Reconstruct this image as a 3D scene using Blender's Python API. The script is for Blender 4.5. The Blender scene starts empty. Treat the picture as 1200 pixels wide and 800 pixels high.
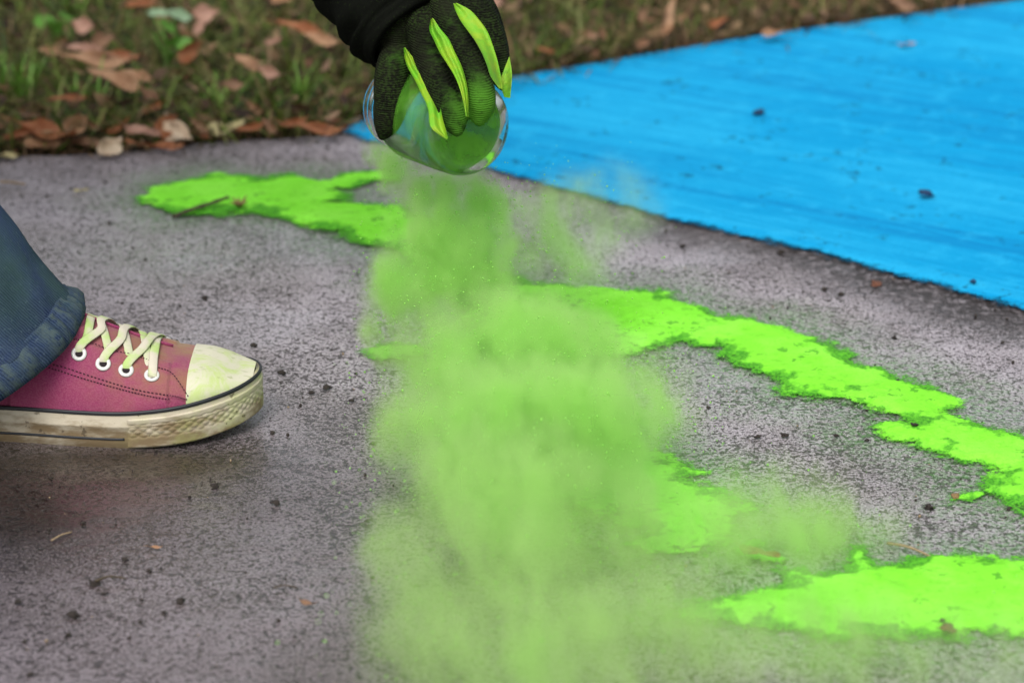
import bpy, bmesh, math, random
import numpy as np
from mathutils import Vector, Matrix, noise as mnoise

SC = bpy.context.scene
COL = SC.collection
random.seed(7)
RNG = np.random.default_rng(11)
R = math.radians

# ------------------------------------------------------------------ camera
CAM_H, PITCH, FPX = 0.77, R(21.0), 3237.0        # FPX: focal length in pixels of a 1200 px wide picture
cam_data = bpy.data.cameras.new("camera")
cam_data.sensor_width = 36.0
cam_data.lens = 36.0 * FPX / 1200.0
cam_data.clip_start = 0.02
cam_data.clip_end = 1000.0
cam_data.dof.use_dof = True
cam_data.dof.focus_distance = 1.95
cam_data.dof.aperture_fstop = 6.2
cam = bpy.data.objects.new("camera", cam_data)
COL.objects.link(cam)
cam.location = (0, 0, CAM_H)
cam.rotation_euler = (R(90) - PITCH, 0, 0)
SC.camera = cam

# ------------------------------------------------------------------ sky and sun (overcast)
SUN_EL, SUN_AZ = R(58), R(200)                    # azimuth from +Y clockwise
world = bpy.data.worlds.new("World")
SC.world = world
world.use_nodes = True
wn = world.node_tree
sky = wn.nodes.new("ShaderNodeTexSky")
sky.sky_type = 'NISHITA'
sky.sun_disc = False
sky.sun_elevation = SUN_EL
sky.sun_rotation = SUN_AZ
sky.air_density = 1.0
sky.dust_density = 4.0
sky.ozone_density = 1.0
hs = wn.nodes.new("ShaderNodeHueSaturation")      # an overcast sky: nearly grey
hs.inputs["Saturation"].default_value = 0.22
wn.links.new(sky.outputs[0], hs.inputs["Color"])
wn.links.new(hs.outputs[0], wn.nodes["Background"].inputs[0])
wn.nodes["Background"].inputs[1].default_value = 0.13
sun_d = bpy.data.lights.new("sun", 'SUN')
sun_d.energy = 1.3
sun_d.angle = R(35)
sun_d.color = (1.0, 0.965, 0.92)
sun = bpy.data.objects.new("sun", sun_d)
COL.objects.link(sun)
_sd = Vector((math.sin(SUN_AZ) * math.cos(SUN_EL), math.cos(SUN_AZ) * math.cos(SUN_EL), math.sin(SUN_EL)))
sun.rotation_euler = (-_sd).to_track_quat('-Z', 'Y').to_euler()

SC.view_settings.view_transform = 'Standard'
SC.view_settings.look = 'None'
SC.view_settings.gamma = 1.0
SC.view_settings.exposure = 0.5
SC.view_settings.use_curve_mapping = False
SC.render.engine = 'CYCLES'
SC.cycles.use_denoising = True
SC.cycles.max_bounces = 12
SC.cycles.transmission_bounces = 10
SC.cycles.transparent_max_bounces = 16
SC.cycles.volume_bounces = 7
SC.cycles.sample_clamp_indirect = 6.0

# ------------------------------------------------------------------ picture <-> place
_F = Vector((0, math.cos(PITCH), -math.sin(PITCH)))
_U = Vector((0, math.sin(PITCH), math.cos(PITCH)))
_R = Vector((1, 0, 0))
_C = Vector((0, 0, CAM_H))

def ray(px, py):
    return _R * ((px - 600) / FPX) + _U * (-(py - 400) / FPX) + _F

def at(px, py, z=0.0):
    d = ray(px, py)
    return _C + d * ((z - CAM_H) / d.z)

def P(px, py, d):                                 # d: distance along the optical axis
    return _C + ray(px, py) * d

def on_y(px, py, y):
    d = ray(px, py)
    return _C + d * (y / d.y)

def project(v):
    w = Vector(v) - _C
    d = w.dot(_F)
    return 600 + FPX * w.dot(_R) / d, 400 - FPX * w.dot(_U) / d

# ------------------------------------------------------------------ numpy noise
_TAB = np.random.default_rng(3).random((256, 256))
def vnoise(x, y):
    xi, yi = np.floor(x).astype(int), np.floor(y).astype(int)
    fx, fy = x - xi, y - yi
    fx, fy = fx * fx * (3 - 2 * fx), fy * fy * (3 - 2 * fy)
    a, b = _TAB[xi % 256, yi % 256], _TAB[(xi + 1) % 256, yi % 256]
    c, d = _TAB[xi % 256, (yi + 1) % 256], _TAB[(xi + 1) % 256, (yi + 1) % 256]
    return (a * (1 - fx) + b * fx) * (1 - fy) + (c * (1 - fx) + d * fx) * fy
def fbm(x, y, o=4, g=0.5):
    s, a, t = 0, 1, 0
    for k in range(o):
        s = s + a * vnoise(x * 2 ** k + 17.3 * k, y * 2 ** k + 9.1 * k)
        t += a
        a *= g
    return s / t
def sstep(a, b, x):
    t = np.clip((x - a) / (b - a), 0, 1)
    return t * t * (3 - 2 * t)

# ------------------------------------------------------------------ objects
def tag(o, label=None, cat=None, group=None, kind=None):
    if label: o["label"] = label
    if cat: o["category"] = cat
    if group: o["group"] = group
    if kind: o["kind"] = kind
    return o

def empty(name, loc, rz=0.0, parent=None):
    o = bpy.data.objects.new(name, None)
    COL.objects.link(o)
    o.empty_display_size = 0.03
    o.location = loc
    o.rotation_euler = (0, 0, rz)
    if parent: o.parent = parent
    return o

def link(name, me, mat=None, parent=None, smooth=True, world=False):
    o = bpy.data.objects.new(name, me)
    COL.objects.link(o)
    if mat and not me.materials: me.materials.append(mat)
    if smooth and len(me.polygons):
        me.polygons.foreach_set("use_smooth", np.ones(len(me.polygons), dtype=bool))
    if parent:
        o.parent = parent
        if world:                                 # vertices are in world space, the parent stands elsewhere
            root = Matrix.Identity(4)
            q = parent
            while q is not None:
                root = q.matrix_basis @ root
                q = q.parent
            o.matrix_parent_inverse = root.inverted()
    return o

def mesh(name, verts, faces):
    me = bpy.data.meshes.new(name)
    me.from_pydata([tuple(v) for v in verts], [], faces)
    me.update()
    return me

def fast_mesh(name, verts, faces, n):             # numpy verts (N,3), faces (M,n)
    me = bpy.data.meshes.new(name)
    me.vertices.add(len(verts))
    me.vertices.foreach_set("co", np.ascontiguousarray(verts, dtype=np.float32).ravel())
    me.loops.add(faces.size)
    me.loops.foreach_set("vertex_index", np.ascontiguousarray(faces, dtype=np.int32).ravel())
    me.polygons.add(len(faces))
    me.polygons.foreach_set("loop_start", np.arange(0, faces.size, n, dtype=np.int32))
    me.polygons.foreach_set("loop_total", np.full(len(faces), n, dtype=np.int32))
    me.update(calc_edges=True)
    me.validate()
    return me

def fattr(me, name, vals):
    a = me.attributes.new(name, 'FLOAT', 'POINT')
    a.data.foreach_set("value", np.ascontiguousarray(vals, dtype=np.float32))

def cattr(me, name, cols):
    a = me.attributes.new(name, 'FLOAT_COLOR', 'POINT')
    c = np.ones((len(cols), 4), dtype=np.float32)
    c[:, :3] = cols
    a.data.foreach_set("color", c.ravel())

def grid_faces(nu, nv, close_u=False, close_v=False, off=0):
    f = []
    for i in range(nu if close_u else nu - 1):
        for j in range(nv if close_v else nv - 1):
            a, b = i, (i + 1) % nu
            c, d = j, (j + 1) % nv
            f.append((off + a * nv + c, off + b * nv + c, off + b * nv + d, off + a * nv + d))
    return f

def tube(path, radii, n=10, cap=True, squash=None, up=None):
    """verts, faces of a tube along path; radii float list or (a,b) list"""
    path = [Vector(p) for p in path]
    V, Fc = [], []
    prev = None
    for i, p in enumerate(path):
        t = (path[min(i + 1, len(path) - 1)] - path[max(i - 1, 0)]).normalized()
        if prev is None:
            ref = Vector(up) if up is not None else (Vector((0, 0, 1)) if abs(t.z) < 0.9 else Vector((1, 0, 0)))
        else:
            ref = prev
        a = (ref - t * ref.dot(t)).normalized()
        prev = a
        b = t.cross(a)
        r = radii[i]
        ra, rb = r if isinstance(r, tuple) else (r, r)
        for k in range(n):
            q = 2 * math.pi * k / n
            V.append(p + a * (ra * math.cos(q)) + b * (rb * math.sin(q)))
    for i in range(len(path) - 1):
        for k in range(n):
            k2 = (k + 1) % n
            Fc.append((i * n + k, i * n + k2, (i + 1) * n + k2, (i + 1) * n + k))
    if cap:
        Fc.append(tuple(range(n - 1, -1, -1)))
        Fc.append(tuple((len(path) - 1) * n + k for k in range(n)))
    return V, Fc

def spline(pts, n):
    """Catmull-Rom through pts (tuples of any length)"""
    pts = [np.array(p, dtype=float) for p in pts]
    ext = [2 * pts[0] - pts[1]] + pts + [2 * pts[-1] - pts[-2]]
    out = []
    m = len(pts) - 1
    for s in np.linspace(0, m, n):
        i = min(int(s), m - 1)
        t = s - i
        a, b, c, d = ext[i:i + 4]
        out.append(0.5 * ((2 * b) + (-a + c) * t + (2 * a - 5 * b + 4 * c - d) * t ** 2 + (-a + 3 * b - 3 * c + d) * t ** 3))
    return out

def remeshed(name, V, Fc, voxel, smooth_it=4):
    me = mesh("tmp", V, Fc)
    o = bpy.data.objects.new("tmp", me)
    COL.objects.link(o)
    m = o.modifiers.new("r", 'REMESH'); m.mode = 'VOXEL'; m.voxel_size = voxel
    s = o.modifiers.new("s", 'SMOOTH'); s.factor = 0.5; s.iterations = smooth_it
    dg = bpy.context.evaluated_depsgraph_get()
    out = bpy.data.meshes.new_from_object(o.evaluated_get(dg))
    out.name = name
    bpy.data.objects.remove(o); bpy.data.meshes.remove(me)
    return out

def join(parts):
    V, Fc = [], []
    for v, f in parts:
        n = len(V)
        V += list(v)
        Fc += [tuple(i + n for i in q) for q in f]
    return V, Fc

def ellipsoid(c, rad, rot=None, nu=20, nv=12):
    V, Fc = [], []
    M = rot or Matrix.Identity(3)
    for i in range(nu):
        for j in range(nv):
            a, b = 2 * math.pi * i / nu, math.pi * (j + 0.001) / (nv - 1 + 0.002)
            V.append(Vector(c) + M @ Vector((rad[0] * math.sin(b) * math.cos(a), rad[1] * math.sin(b) * math.sin(a), rad[2] * math.cos(b))))
    Fc = grid_faces(nu, nv, close_u=True)
    Fc.append(tuple(i * nv for i in range(nu)))
    Fc.append(tuple(i * nv + nv - 1 for i in range(nu - 1, -1, -1)))
    return V, Fc

# ------------------------------------------------------------------ materials
class N:
    """small node-tree writer"""
    def __init__(self, name):
        self.m = bpy.data.materials.new(name)
        self.m.use_nodes = True
        self.t = self.m.node_tree
        self.b = self.t.nodes["Principled BSDF"]
        self.out = self.t.nodes["Material Output"]
        self._co = None
    def n(self, typ, **kw):
        o = self.t.nodes.new(typ)
        for k, v in kw.items():
            if k in o.inputs: self.s(o.inputs[k], v)
            else: setattr(o, k, v)
        return o
    def s(self, sock, v):
        if isinstance(v, bpy.types.NodeSocket): self.t.links.new(v, sock)
        elif isinstance(v, bpy.types.Node): self.t.links.new(v.outputs[0], sock)
        else:
            if isinstance(v, tuple) and len(v) == 3 and sock.type == 'RGBA': v = v + (1,)
            sock.default_value = v
    @property
    def co(self):
        if self._co is None: self._co = self.n("ShaderNodeTexCoord").outputs["Object"]
        return self._co
    def scaled(self, sc, rot=(0, 0, 0), co=None):
        mp = self.n("ShaderNodeMapping")
        self.s(mp.inputs["Vector"], co or self.co)
        mp.inputs["Scale"].default_value = sc
        mp.inputs["Rotation"].default_value = rot
        return mp.outputs[0]
    def stretched(self, sc, ang):                 # noise space drawn out along the direction ang (degrees from +X)
        mp = self.n("ShaderNodeMapping")
        mp.vector_type = 'TEXTURE'
        self.s(mp.inputs["Vector"], self.co)
        mp.inputs["Scale"].default_value = tuple(1.0 / q for q in sc)
        mp.inputs["Rotation"].default_value = (0, 0, R(ang))
        return mp.outputs[0]
    def noise(self, scale, detail=3.0, rough=0.55, co=None, dist=0.0):
        o = self.n("ShaderNodeTexNoise")
        self.s(o.inputs["Vector"], co or self.co)
        o.inputs["Scale"].default_value = scale
        o.inputs["Detail"].default_value = detail
        o.inputs["Roughness"].default_value = rough
        o.inputs["Distortion"].default_value = dist
        return o.outputs["Fac"]
    def vor(self, scale, co=None, feature='F1', out="Distance"):
        o = self.n("ShaderNodeTexVoronoi")
        o.feature = feature
        self.s(o.inputs["Vector"], co or self.co)
        o.inputs["Scale"].default_value = scale
        return o.outputs[out]
    def ramp(self, f, a, b, lo=0.0, hi=1.0):
        o = self.n("ShaderNodeMapRange")
        o.interpolation_type = 'SMOOTHSTEP'
        self.s(o.inputs["Value"], f)
        for k, v in (("From Min", a), ("From Max", b), ("To Min", lo), ("To Max", hi)):
            o.inputs[k].default_value = v
        return o.outputs[0]
    def math(self, op, a, b=0.0, clamp=False):
        o = self.n("ShaderNodeMath")
        o.operation = op
        o.use_clamp = clamp
        self.s(o.inputs[0], a); self.s(o.inputs[1], b)
        return o.outputs[0]
    def mix(self, f, a, b, blend='MIX'):
        o = self.n("ShaderNodeMix")
        o.data_type = 'RGBA'; o.blend_type = blend
        self.s(o.inputs[0], f); self.s(o.inputs[6], a); self.s(o.inputs[7], b)
        return o.outputs[2]
    def attr(self, name, out="Fac"):
        o = self.n("ShaderNodeAttribute"); o.attribute_name = name
        return o.outputs[out]
    def bump(self, h, strength=0.5, dist=0.001, normal=None):
        o = self.n("ShaderNodeBump")
        o.inputs["Strength"].default_value = strength
        o.inputs["Distance"].default_value = dist
        self.s(o.inputs["Height"], h)
        if normal is not None: self.s(o.inputs["Normal"], normal)
        return o.outputs[0]
    def set(self, **kw):
        for k, v in kw.items():
            self.s(self.b.inputs[{"color": "Base Color", "rough": "Roughness", "normal": "Normal", "alpha": "Alpha", "spec": "Specular IOR Level",
                                  "trans": "Transmission Weight", "ior": "IOR", "sheen": "Sheen Weight", "sub": "Subsurface Weight", "metal": "Metallic", "coat": "Coat Weight", "coatrough": "Coat Roughness"}[k]], v)
        return self

# ------------------------------------------------------------------ lawn (one sheet to the horizon)
m = N("lawn_soil")
c = m.mix(m.ramp(m.noise(30, 5), 0.35, 0.65), (0.010, 0.007, 0.005), (0.030, 0.020, 0.012))
c = m.mix(m.ramp(m.noise(9, 4), 0.45, 0.7), c, (0.016, 0.022, 0.008))
ln = m.n("ShaderNodeVectorMath"); ln.operation = 'LENGTH'; m.s(ln.inputs[0], m.co)
c = m.mix(m.ramp(ln.outputs["Value"], 3.6, 4.6), c, m.mix(m.ramp(m.noise(3, 5, .65), .4, .6), (0.045, 0.075, 0.016), (0.085, 0.090, 0.030)))
m.set(color=c, rough=0.95, normal=m.bump(m.noise(90, 5), 0.9, 0.012))
MAT_SOIL = m.m
s = 400.0
lawn = link("lawn", mesh("lawn", [(-s, -s, -0.012), (s, -s, -0.012), (s, s, -0.012), (-s, s, -0.012)], [(0, 1, 2, 3)]), MAT_SOIL, smooth=False)
tag(lawn, kind="structure")

# ------------------------------------------------------------------ pavement
EDGE_PX = [(-700, 206), (-300, 192), (0, 180), (130, 174), (270, 160), (400, 152), (450, 138), (520, 117), (600, 93), (750, 68), (900, 43), (1050, 22), (1200, 2), (1500, -36), (1900, -80)]
EDGE = [at(x, y) for x, y in EDGE_PX]
EX = np.array([-4.0] + [p.x for p in EDGE] + [4.0])
EY = np.array([EDGE[0].y - 0.6] + [p.y for p in EDGE] + [EDGE[-1].y + 1.2])
def edge_y(x):
    return np.interp(x, EX, EY)

# outlines of the powder on the pavement, as seen in the picture
LINE_A = [(165, 234), (195, 218), (255, 207), (300, 212), (345, 209), (365, 214), (408, 230), (412, 236), (385, 239), (440, 243), (470, 245), (520, 268), (570, 318), (620, 336), (700, 340), (770, 346), (800, 358), (842, 372),
          (880, 380), (915, 388), (950, 398), (985, 414), (994, 424), (1005, 432), (1040, 440), (1095, 462), (1118, 472), (1105, 486), (1140, 500), (1200, 517), (1300, 545), (1300, 640), (1200, 596), (1168, 586), (1160, 562), (1175, 552), (1140, 547), (1090, 528),
          (1030, 508), (1022, 498), (1062, 496), (1030, 482), (985, 466), (950, 468), (915, 464), (905, 440), (870, 428), (845, 408), (800, 402), (750, 412), (700, 420), (640, 415), (560, 385), (500, 325), (470, 293), (430, 289), (390, 272), (350, 262), (300, 250), (255, 252), (215, 252), (185, 246)]
LINE_B = [(800, 722), (830, 711), (880, 701), (920, 694), (935, 688), (925, 672), (955, 680), (1000, 677), (1008, 650), (1025, 672), (1060, 668), (1100, 656), (1160, 660), (1200, 662), (1330, 668), (1330, 760), (1200, 742), (1140, 736), (1110, 746), (1060, 745), (1020, 742), (980, 748), (930, 738), (880, 734), (830, 727)]
PATCH_C = [(560, 520), (640, 505), (700, 510), (760, 530), (800, 552), (812, 556), (790, 562), (830, 575), (862, 600), (845, 612), (860, 625), (840, 640), (790, 646), (745, 640), (760, 622), (700, 600), (640, 585), (590, 560)]
BLUE_PX = [(402, 149), (440, 141), (520, 115), (600, 92), (750, 66), (900, 41), (1050, 20), (1200, 0), (1420, -30), (1420, 420), (1200, 362), (1080, 328), (960, 296), (840, 268), (740, 242), (640, 216), (560, 192), (480, 172), (430, 164)]
def poly_sd(X, Y, poly):
    """signed distance, positive inside"""
    d2 = np.full(X.shape, 1e9)
    ins = np.zeros(X.shape, bool)
    n = len(poly)
    for i in range(n):
        x0, y0 = poly[i]; x1, y1 = poly[(i + 1) % n]
        ex, ey = x1 - x0, y1 - y0
        t = np.clip(((X - x0) * ex + (Y - y0) * ey) / (ex * ex + ey * ey + 1e-12), 0, 1)
        d2 = np.minimum(d2, (X - x0 - t * ex) ** 2 + (Y - y0 - t * ey) ** 2)
        if abs(ey) > 1e-12:
            cross = ((y0 > Y) != (y1 > Y)) & (X < ex * (Y - y0) / ey + x0)
            ins ^= cross
    d = np.sqrt(d2)
    return np.where(ins, d, -d)

def pavement():
    xs = np.concatenate([np.linspace(-4, -0.8, 18)[:-1], np.linspace(-0.8, 0.8, 401), np.linspace(0.8, 4, 18)[1:]])
    v = np.concatenate([np.linspace(0, 0.72, 30)[:-1], np.linspace(0.72, 1, 300)])
    X, Vv = np.meshgrid(xs, v, indexing='ij')
    ey = edge_y(X) + 0.010 * (fbm(X * 40, X * 0 + 3, 3) - 0.5)
    Y = -2.5 + (ey + 2.5) * Vv
    # Y at v=.72 is near 1.25, in front of the bottom of the picture
    Z = 0.0016 * (fbm(X * 9, Y * 9, 3) - 0.5) + 0.0012 * (fbm(X * 90, Y * 90, 3) - 0.5)
    drop = sstep(0.9965, 1.0, Vv)
    Z = Z - 0.006 * drop
    V = np.stack([X, Y, Z], -1).reshape(-1, 3)
    nx, nv = len(xs), len(v)
    i, j = np.meshgrid(np.arange(nx - 1), np.arange(nv - 1), indexing='ij')
    a = (i * nv + j).ravel()
    F4 = np.stack([a, a + nv, a + nv + 1, a + 1], -1)
    # far face of the slab
    base = len(V)
    low = V.reshape(nx, nv, 3)[:, -1].copy(); low[:, 2] = -0.09
    V = np.concatenate([V, low])
    k = np.arange(nx - 1)
    side = np.stack([k * nv + nv - 1, (k + 1) * nv + nv - 1, base + k + 1, base + k], -1)
    me = fast_mesh("pavement", V, np.concatenate([F4, side]), 4)
    # wetness: damp everywhere, wettest in front of the shoe and along the lower left
    x, y = V[:, 0], V[:, 1]
    w = sstep(1.98, 1.70, y + 0.22 * (x + 0.1) + 0.12 * (fbm(x * 7, y * 7, 3) - 0.5)) * sstep(0.16, -0.10, x)
    w = w + 0.9 * (fbm(x * 5 + 4, y * 8, 5, .6) - 0.5)
    fattr(me, "wet", np.clip(w, 0, 1))
    sk = 1.15 * np.exp(-(((x + 0.36) / 0.19) ** 2 + ((y - 1.70) / 0.095) ** 2)) + 0.5 * (fbm(x * 9 + 4, y * 14, 4) - 0.5) * np.exp(-((x + .36) / .25) ** 2)  # shadow and wet reflection of leg and shoe, painted into the concrete colour
    sk = sk + .75 * np.exp(-(((x + .265) / .085) ** 2 + ((y - 1.765) / .030) ** 2))  # contact shadow along the sole, painted in as well
    fattr(me, "shoe_shade", np.clip(sk, 0, 1))
    # dark grit swept into a band along the border of the blue powder, dust settled round the green lines
    seen = (np.abs(x) < .9) & (y > 1.2)
    so, gr_ = np.zeros(len(x)), np.zeros(len(x))
    xs_, ys_ = x[seen], y[seen]
    d = poly_sd(xs_, ys_, [(at(a, b).x, at(a, b).y) for a, b in BLUE_PX]) + .02 * (fbm(xs_ * 30, ys_ * 30, 4) - .5)
    so[seen] = sstep(-.100, -.030, d) * sstep(.95, .40, fbm(xs_ * 6, ys_ * 6 + 3, 3)) * sstep(-.02, .12, xs_)
    so[seen] = np.maximum(so[seen], .8 * sstep(.05, .0, edge_y(xs_) - ys_ + .05 * (fbm(xs_ * 25, ys_ * 25, 3) - .5)))
    g = np.zeros(len(xs_))
    for poly in (LINE_A, LINE_B, PATCH_C):
        d = poly_sd(xs_, ys_, [(at(a, b).x, at(a, b).y) for a, b in poly])
        g = np.maximum(g, .75 * sstep(-.085, 0, d + .06 * (fbm(xs_ * 22, ys_ * 22, 4) - .55)))
    q = np.exp(-(((xs_ + .28) / .10) ** 2 + ((ys_ - 2.22) / .07) ** 2)); g = np.maximum(g, .30 * q)
    gr_[seen] = g
    fattr(me, "soil", so); fattr(me, "greening", gr_)
    return me

m = N("wet_concrete")
wet = m.attr("wet")
co = m.co
wob = m.n("ShaderNodeVectorMath"); wob.operation = 'ADD'
nz = m.n("ShaderNodeTexNoise"); m.s(nz.inputs["Vector"], co); nz.inputs["Scale"].default_value = 160
sc_ = m.n("ShaderNodeVectorMath"); sc_.operation = 'SCALE'; m.s(sc_.inputs[0], nz.outputs["Color"]); sc_.inputs["Scale"].default_value = 0.002
m.s(wob.inputs[0], co); m.s(wob.inputs[1], sc_.outputs[0])
wco = wob.outputs[0]
big = m.noise(5, 5, 0.6)
mid = m.noise(28, 5, 0.6)
grain = m.noise(620, 3, 0.6)
patch = m.noise(11, 5, 0.65)
shift = m.math('MULTIPLY', m.math('SUBTRACT', patch, 0.5), 0.22)
pit = m.math('ADD', m.noise(400, 2, 0.55), shift)
pit2 = m.math('ADD', m.noise(185, 3, 0.60, co=wco), shift)
pit3 = m.noise(95, 3, 0.60, co=wco)
hole = m.ramp(pit, 0.53, 0.62)                               # pits between the worn aggregate
hole2 = m.math('MAXIMUM', m.ramp(pit2, 0.565, 0.63), m.ramp(pit3, 0.655, 0.70))
c = m.mix(m.ramp(mid, 0.3, 0.7), (0.235, 0.204, 0.218), (0.330, 0.296, 0.324))
c = m.mix(m.ramp(m.noise(3.6, 4, .6), .50, .66, 0, .8), c, (0.385, 0.350, 0.385))  # pale patches: sheen of the sky painted into the base colour
c = m.mix(m.ramp(big, 0.42, 0.64, 0, .85), c, (0.165, 0.142, 0.138))
c = m.mix(m.ramp(grain, 0.44, 0.64, 0.0, 0.75), c, (0.52, 0.485, 0.52))  # pale grain, lightened to paint in glints of the wet surface
c = m.mix(m.math('MULTIPLY', hole, 0.90), c, (0.060, 0.050, 0.047))
c = m.mix(m.math('MULTIPLY', hole2, 0.85), c, (0.045, 0.036, 0.032))
speck = m.ramp(m.vor(75, co=wco), 0.16, 0.10)
c = m.mix(m.math('MULTIPLY', speck, m.ramp(m.noise(40, 2), 0.50, 0.60)), c, (0.035, 0.026, 0.020))
light = m.math('MULTIPLY', m.ramp(m.vor(110), 0.20, 0.12), m.ramp(m.noise(33, 2), 0.55, 0.62))
c = m.mix(m.math('MULTIPLY', light, 0.5), c, (0.50, 0.47, 0.44))
c = m.mix(wet, c, m.mix(1.0, c, (0.50, 0.46, 0.46), 'MULTIPLY'))
c = m.mix(m.attr("shoe_shade"), c, m.mix(1.0, c, (0.22, 0.185, 0.15), 'MULTIPLY'))  # painted shade and reflection by the shoe darken the concrete
c = m.mix(m.math('MULTIPLY', m.attr("soil"), m.ramp(m.noise(120, 4, .65), .22, .56), True), c, (0.026, 0.020, 0.019))
c = m.mix(m.math('MULTIPLY', m.attr("greening"), m.ramp(m.noise(190, 4, .65), .30, .75), True), c, (0.060, 0.270, 0.025))
h = m.math('SUBTRACT', m.math('MULTIPLY', grain, 0.35), m.math('MULTIPLY', hole, 0.8))
h = m.math('SUBTRACT', h, m.math('MULTIPLY', hole2, 1.0))
h = m.math('MULTIPLY', h, m.ramp(wet, 0.2, 1.0, 1.0, 0.55))
rgh = m.ramp(m.math('ADD', wet, m.ramp(m.noise(7, 4, .6), .5, .7, 0, .5), True), 0.0, 1.0, 0.38, 0.14)
rgh = m.math('ADD', rgh, m.math('MULTIPLY', grain, 0.12))
film = m.ramp(m.math('ADD', m.math('MULTIPLY', wet, .75), m.ramp(m.noise(6, 4, .62), .46, .64, 0, .75)), .15, .95, 0.0, 1.0)
m.set(color=c, rough=rgh, normal=m.bump(h, 1.0, 0.0014), spec=0.5, coat=film, coatrough=0.23)
m.s(m.b.inputs["Coat Normal"], m.bump(m.math('ADD', m.math('MULTIPLY', h, .5), m.noise(70, 4, .6)), 0.40, 0.0010))
m.b.inputs["Coat IOR"].default_value = 1.36
MAT_CONC = m.m
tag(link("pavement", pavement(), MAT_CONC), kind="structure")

# ------------------------------------------------------------------ dry powder lying on the pavement
def powder(name, px, mat, res, rag, fringe, height, freq=55, stretch=(1.0, 1.0), clip_edge=False, z0=0.0022, seed=0.0, lump=1.0, slim=0.0045):
    poly = [(at(x, y).x, at(x, y).y) for x, y in px]
    A = np.array(poly)
    x0, y0 = A.min(0) - fringe - rag; x1, y1 = A.max(0) + fringe + rag
    nx, ny = int((x1 - x0) / res) + 2, int((y1 - y0) / res) + 2
    X, Y = np.meshgrid(x0 + res * np.arange(nx), y0 + res * np.arange(ny), indexing='ij')
    s_ = poly_sd(X, Y, poly) - slim
    n1 = fbm(X * freq * stretch[0] + seed, Y * freq * stretch[1] * 1.3 + 5 + seed, 6, 0.72) - 0.5
    n2 = fbm(X * 14 + seed, Y * 20, 3) - 0.5
    s_ = s_ + rag * (3.2 * n1 + 0.9 * n2)
    keep = s_ > -fringe
    if clip_edge: keep &= Y < edge_y(X) - 0.004
    h = sstep(-0.2 * fringe, 0.010, s_)
    ruf = fbm(X * 120, Y * 120, 3) - 0.5
    Z = z0 + lump * height * h * (0.55 + 0.9 * (fbm(X * 30 + 2, Y * 30, 3))) + (1 - lump) * height * h + lump * height * 0.5 * ruf * h
    idx = np.arange(nx * ny).reshape(nx, ny)
    q = keep[:-1, :-1] & keep[1:, :-1] & keep[1:, 1:] & keep[:-1, 1:]
    a = idx[:-1, :-1][q]; b = idx[1:, :-1][q]; c_ = idx[1:, 1:][q]; d = idx[:-1, 1:][q]
    F4 = np.stack([a, b, c_, d], -1)
    used = np.unique(F4)
    remap = np.zeros(nx * ny, int); remap[used] = np.arange(len(used))
    V = np.stack([X, Y, Z], -1).reshape(-1, 3)[used]
    me = fast_mesh(name, V, remap[F4], 4)
    fattr(me, "thick", np.clip(s_.ravel()[used] / fringe, -1, 4))
    return link(name, me, mat)

def powder_mat(name, main, pale, deep, thin, streak=None, pits=0.5):
    m = N(name)
    th = m.attr("thick")
    fine = m.noise(420, 4, 0.65)
    clump = m.noise(120, 4, 0.6)
    c = m.mix(m.ramp(m.noise(3.0 if streak else 25, 4), 0.4, 0.65, 0, 0.35 if streak else 1.0), main, pale)
    c = m.mix(m.ramp(clump, 0.54, 0.68, 0, 0.12 if streak else 0.5), c, deep)
    if streak:
        co = m.stretched((0.6, 9, 4), streak)
        co2 = m.stretched((0.8, 42, 4), streak + 8)
        co3 = m.stretched((1.6, 170, 4), streak - 3)
        st = m.math('ADD', m.math('MULTIPLY', m.noise(1.0, 3, .5, co=co, dist=.3), .24), m.math('MULTIPLY', m.noise(1.0, 4, .6, co=co2), .38))
        st = m.math('ADD', st, m.math('MULTIPLY', m.noise(1.0, 4, .65, co=co3), .38))
        c = m.mix(m.ramp(st, 0.495, 0.585, 0, .75), c, deep)
        c = m.mix(m.ramp(st, 0.485, 0.40, 0, .45), c, pale)
        c = m.mix(m.ramp(m.noise(260, 4, .75), .53, .68, 0, .55), c, deep)
        c = m.mix(m.ramp(m.noise(38, 6, .72), .50, .66, 0, .40), c, pale)
        c = m.mix(m.ramp(m.noise(3.2, 4, 0.6), 0.55, 0.72, 0, 0.30), c, deep)
    c = m.mix(m.math('MULTIPLY', m.ramp(fine, .52, .66), .15 if streak else .35), c, deep)
    # gaps where the damp pavement shows through
    gap = m.math('MULTIPLY', m.ramp(m.noise(95, 4, 0.62), 0.585, 0.63), m.ramp(m.noise(14, 3), 0.49 if streak else 0.46, 0.62 if streak else 0.58))
    c = m.mix(m.math('MULTIPLY', gap, pits), c, thin)
    # thin margin: grains, wetted darker
    wide = m.ramp(m.noise(20, 3), 0.36, 0.64, -0.40, -0.1 if streak else 0.55)
    edge = m.math('ADD', th, m.math('MULTIPLY', m.math('SUBTRACT', m.noise(150, 4, 0.65), 0.5), 1.1))
    c = m.mix(m.ramp(m.math('SUBTRACT', edge, wide), 0.22, -0.22), c, m.mix(m.ramp(fine, .4, .6), thin, m.mix(.35, thin, main)))
    cover = m.math('ADD', m.math('MULTIPLY', th, 0.75), m.math('ADD', m.math('MULTIPLY', clump, 0.7), m.math('MULTIPLY', fine, 0.9)))
    alpha = m.ramp(cover, 0.36, 0.78)
    m.set(color=c, rough=1.0, spec=0.08, alpha=alpha,
          normal=m.bump(m.math('ADD', fine, m.math('MULTIPLY', clump, .3 if streak else 1.0)), 0.3 if streak else 0.55, 0.0012))
    return m.m

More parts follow.
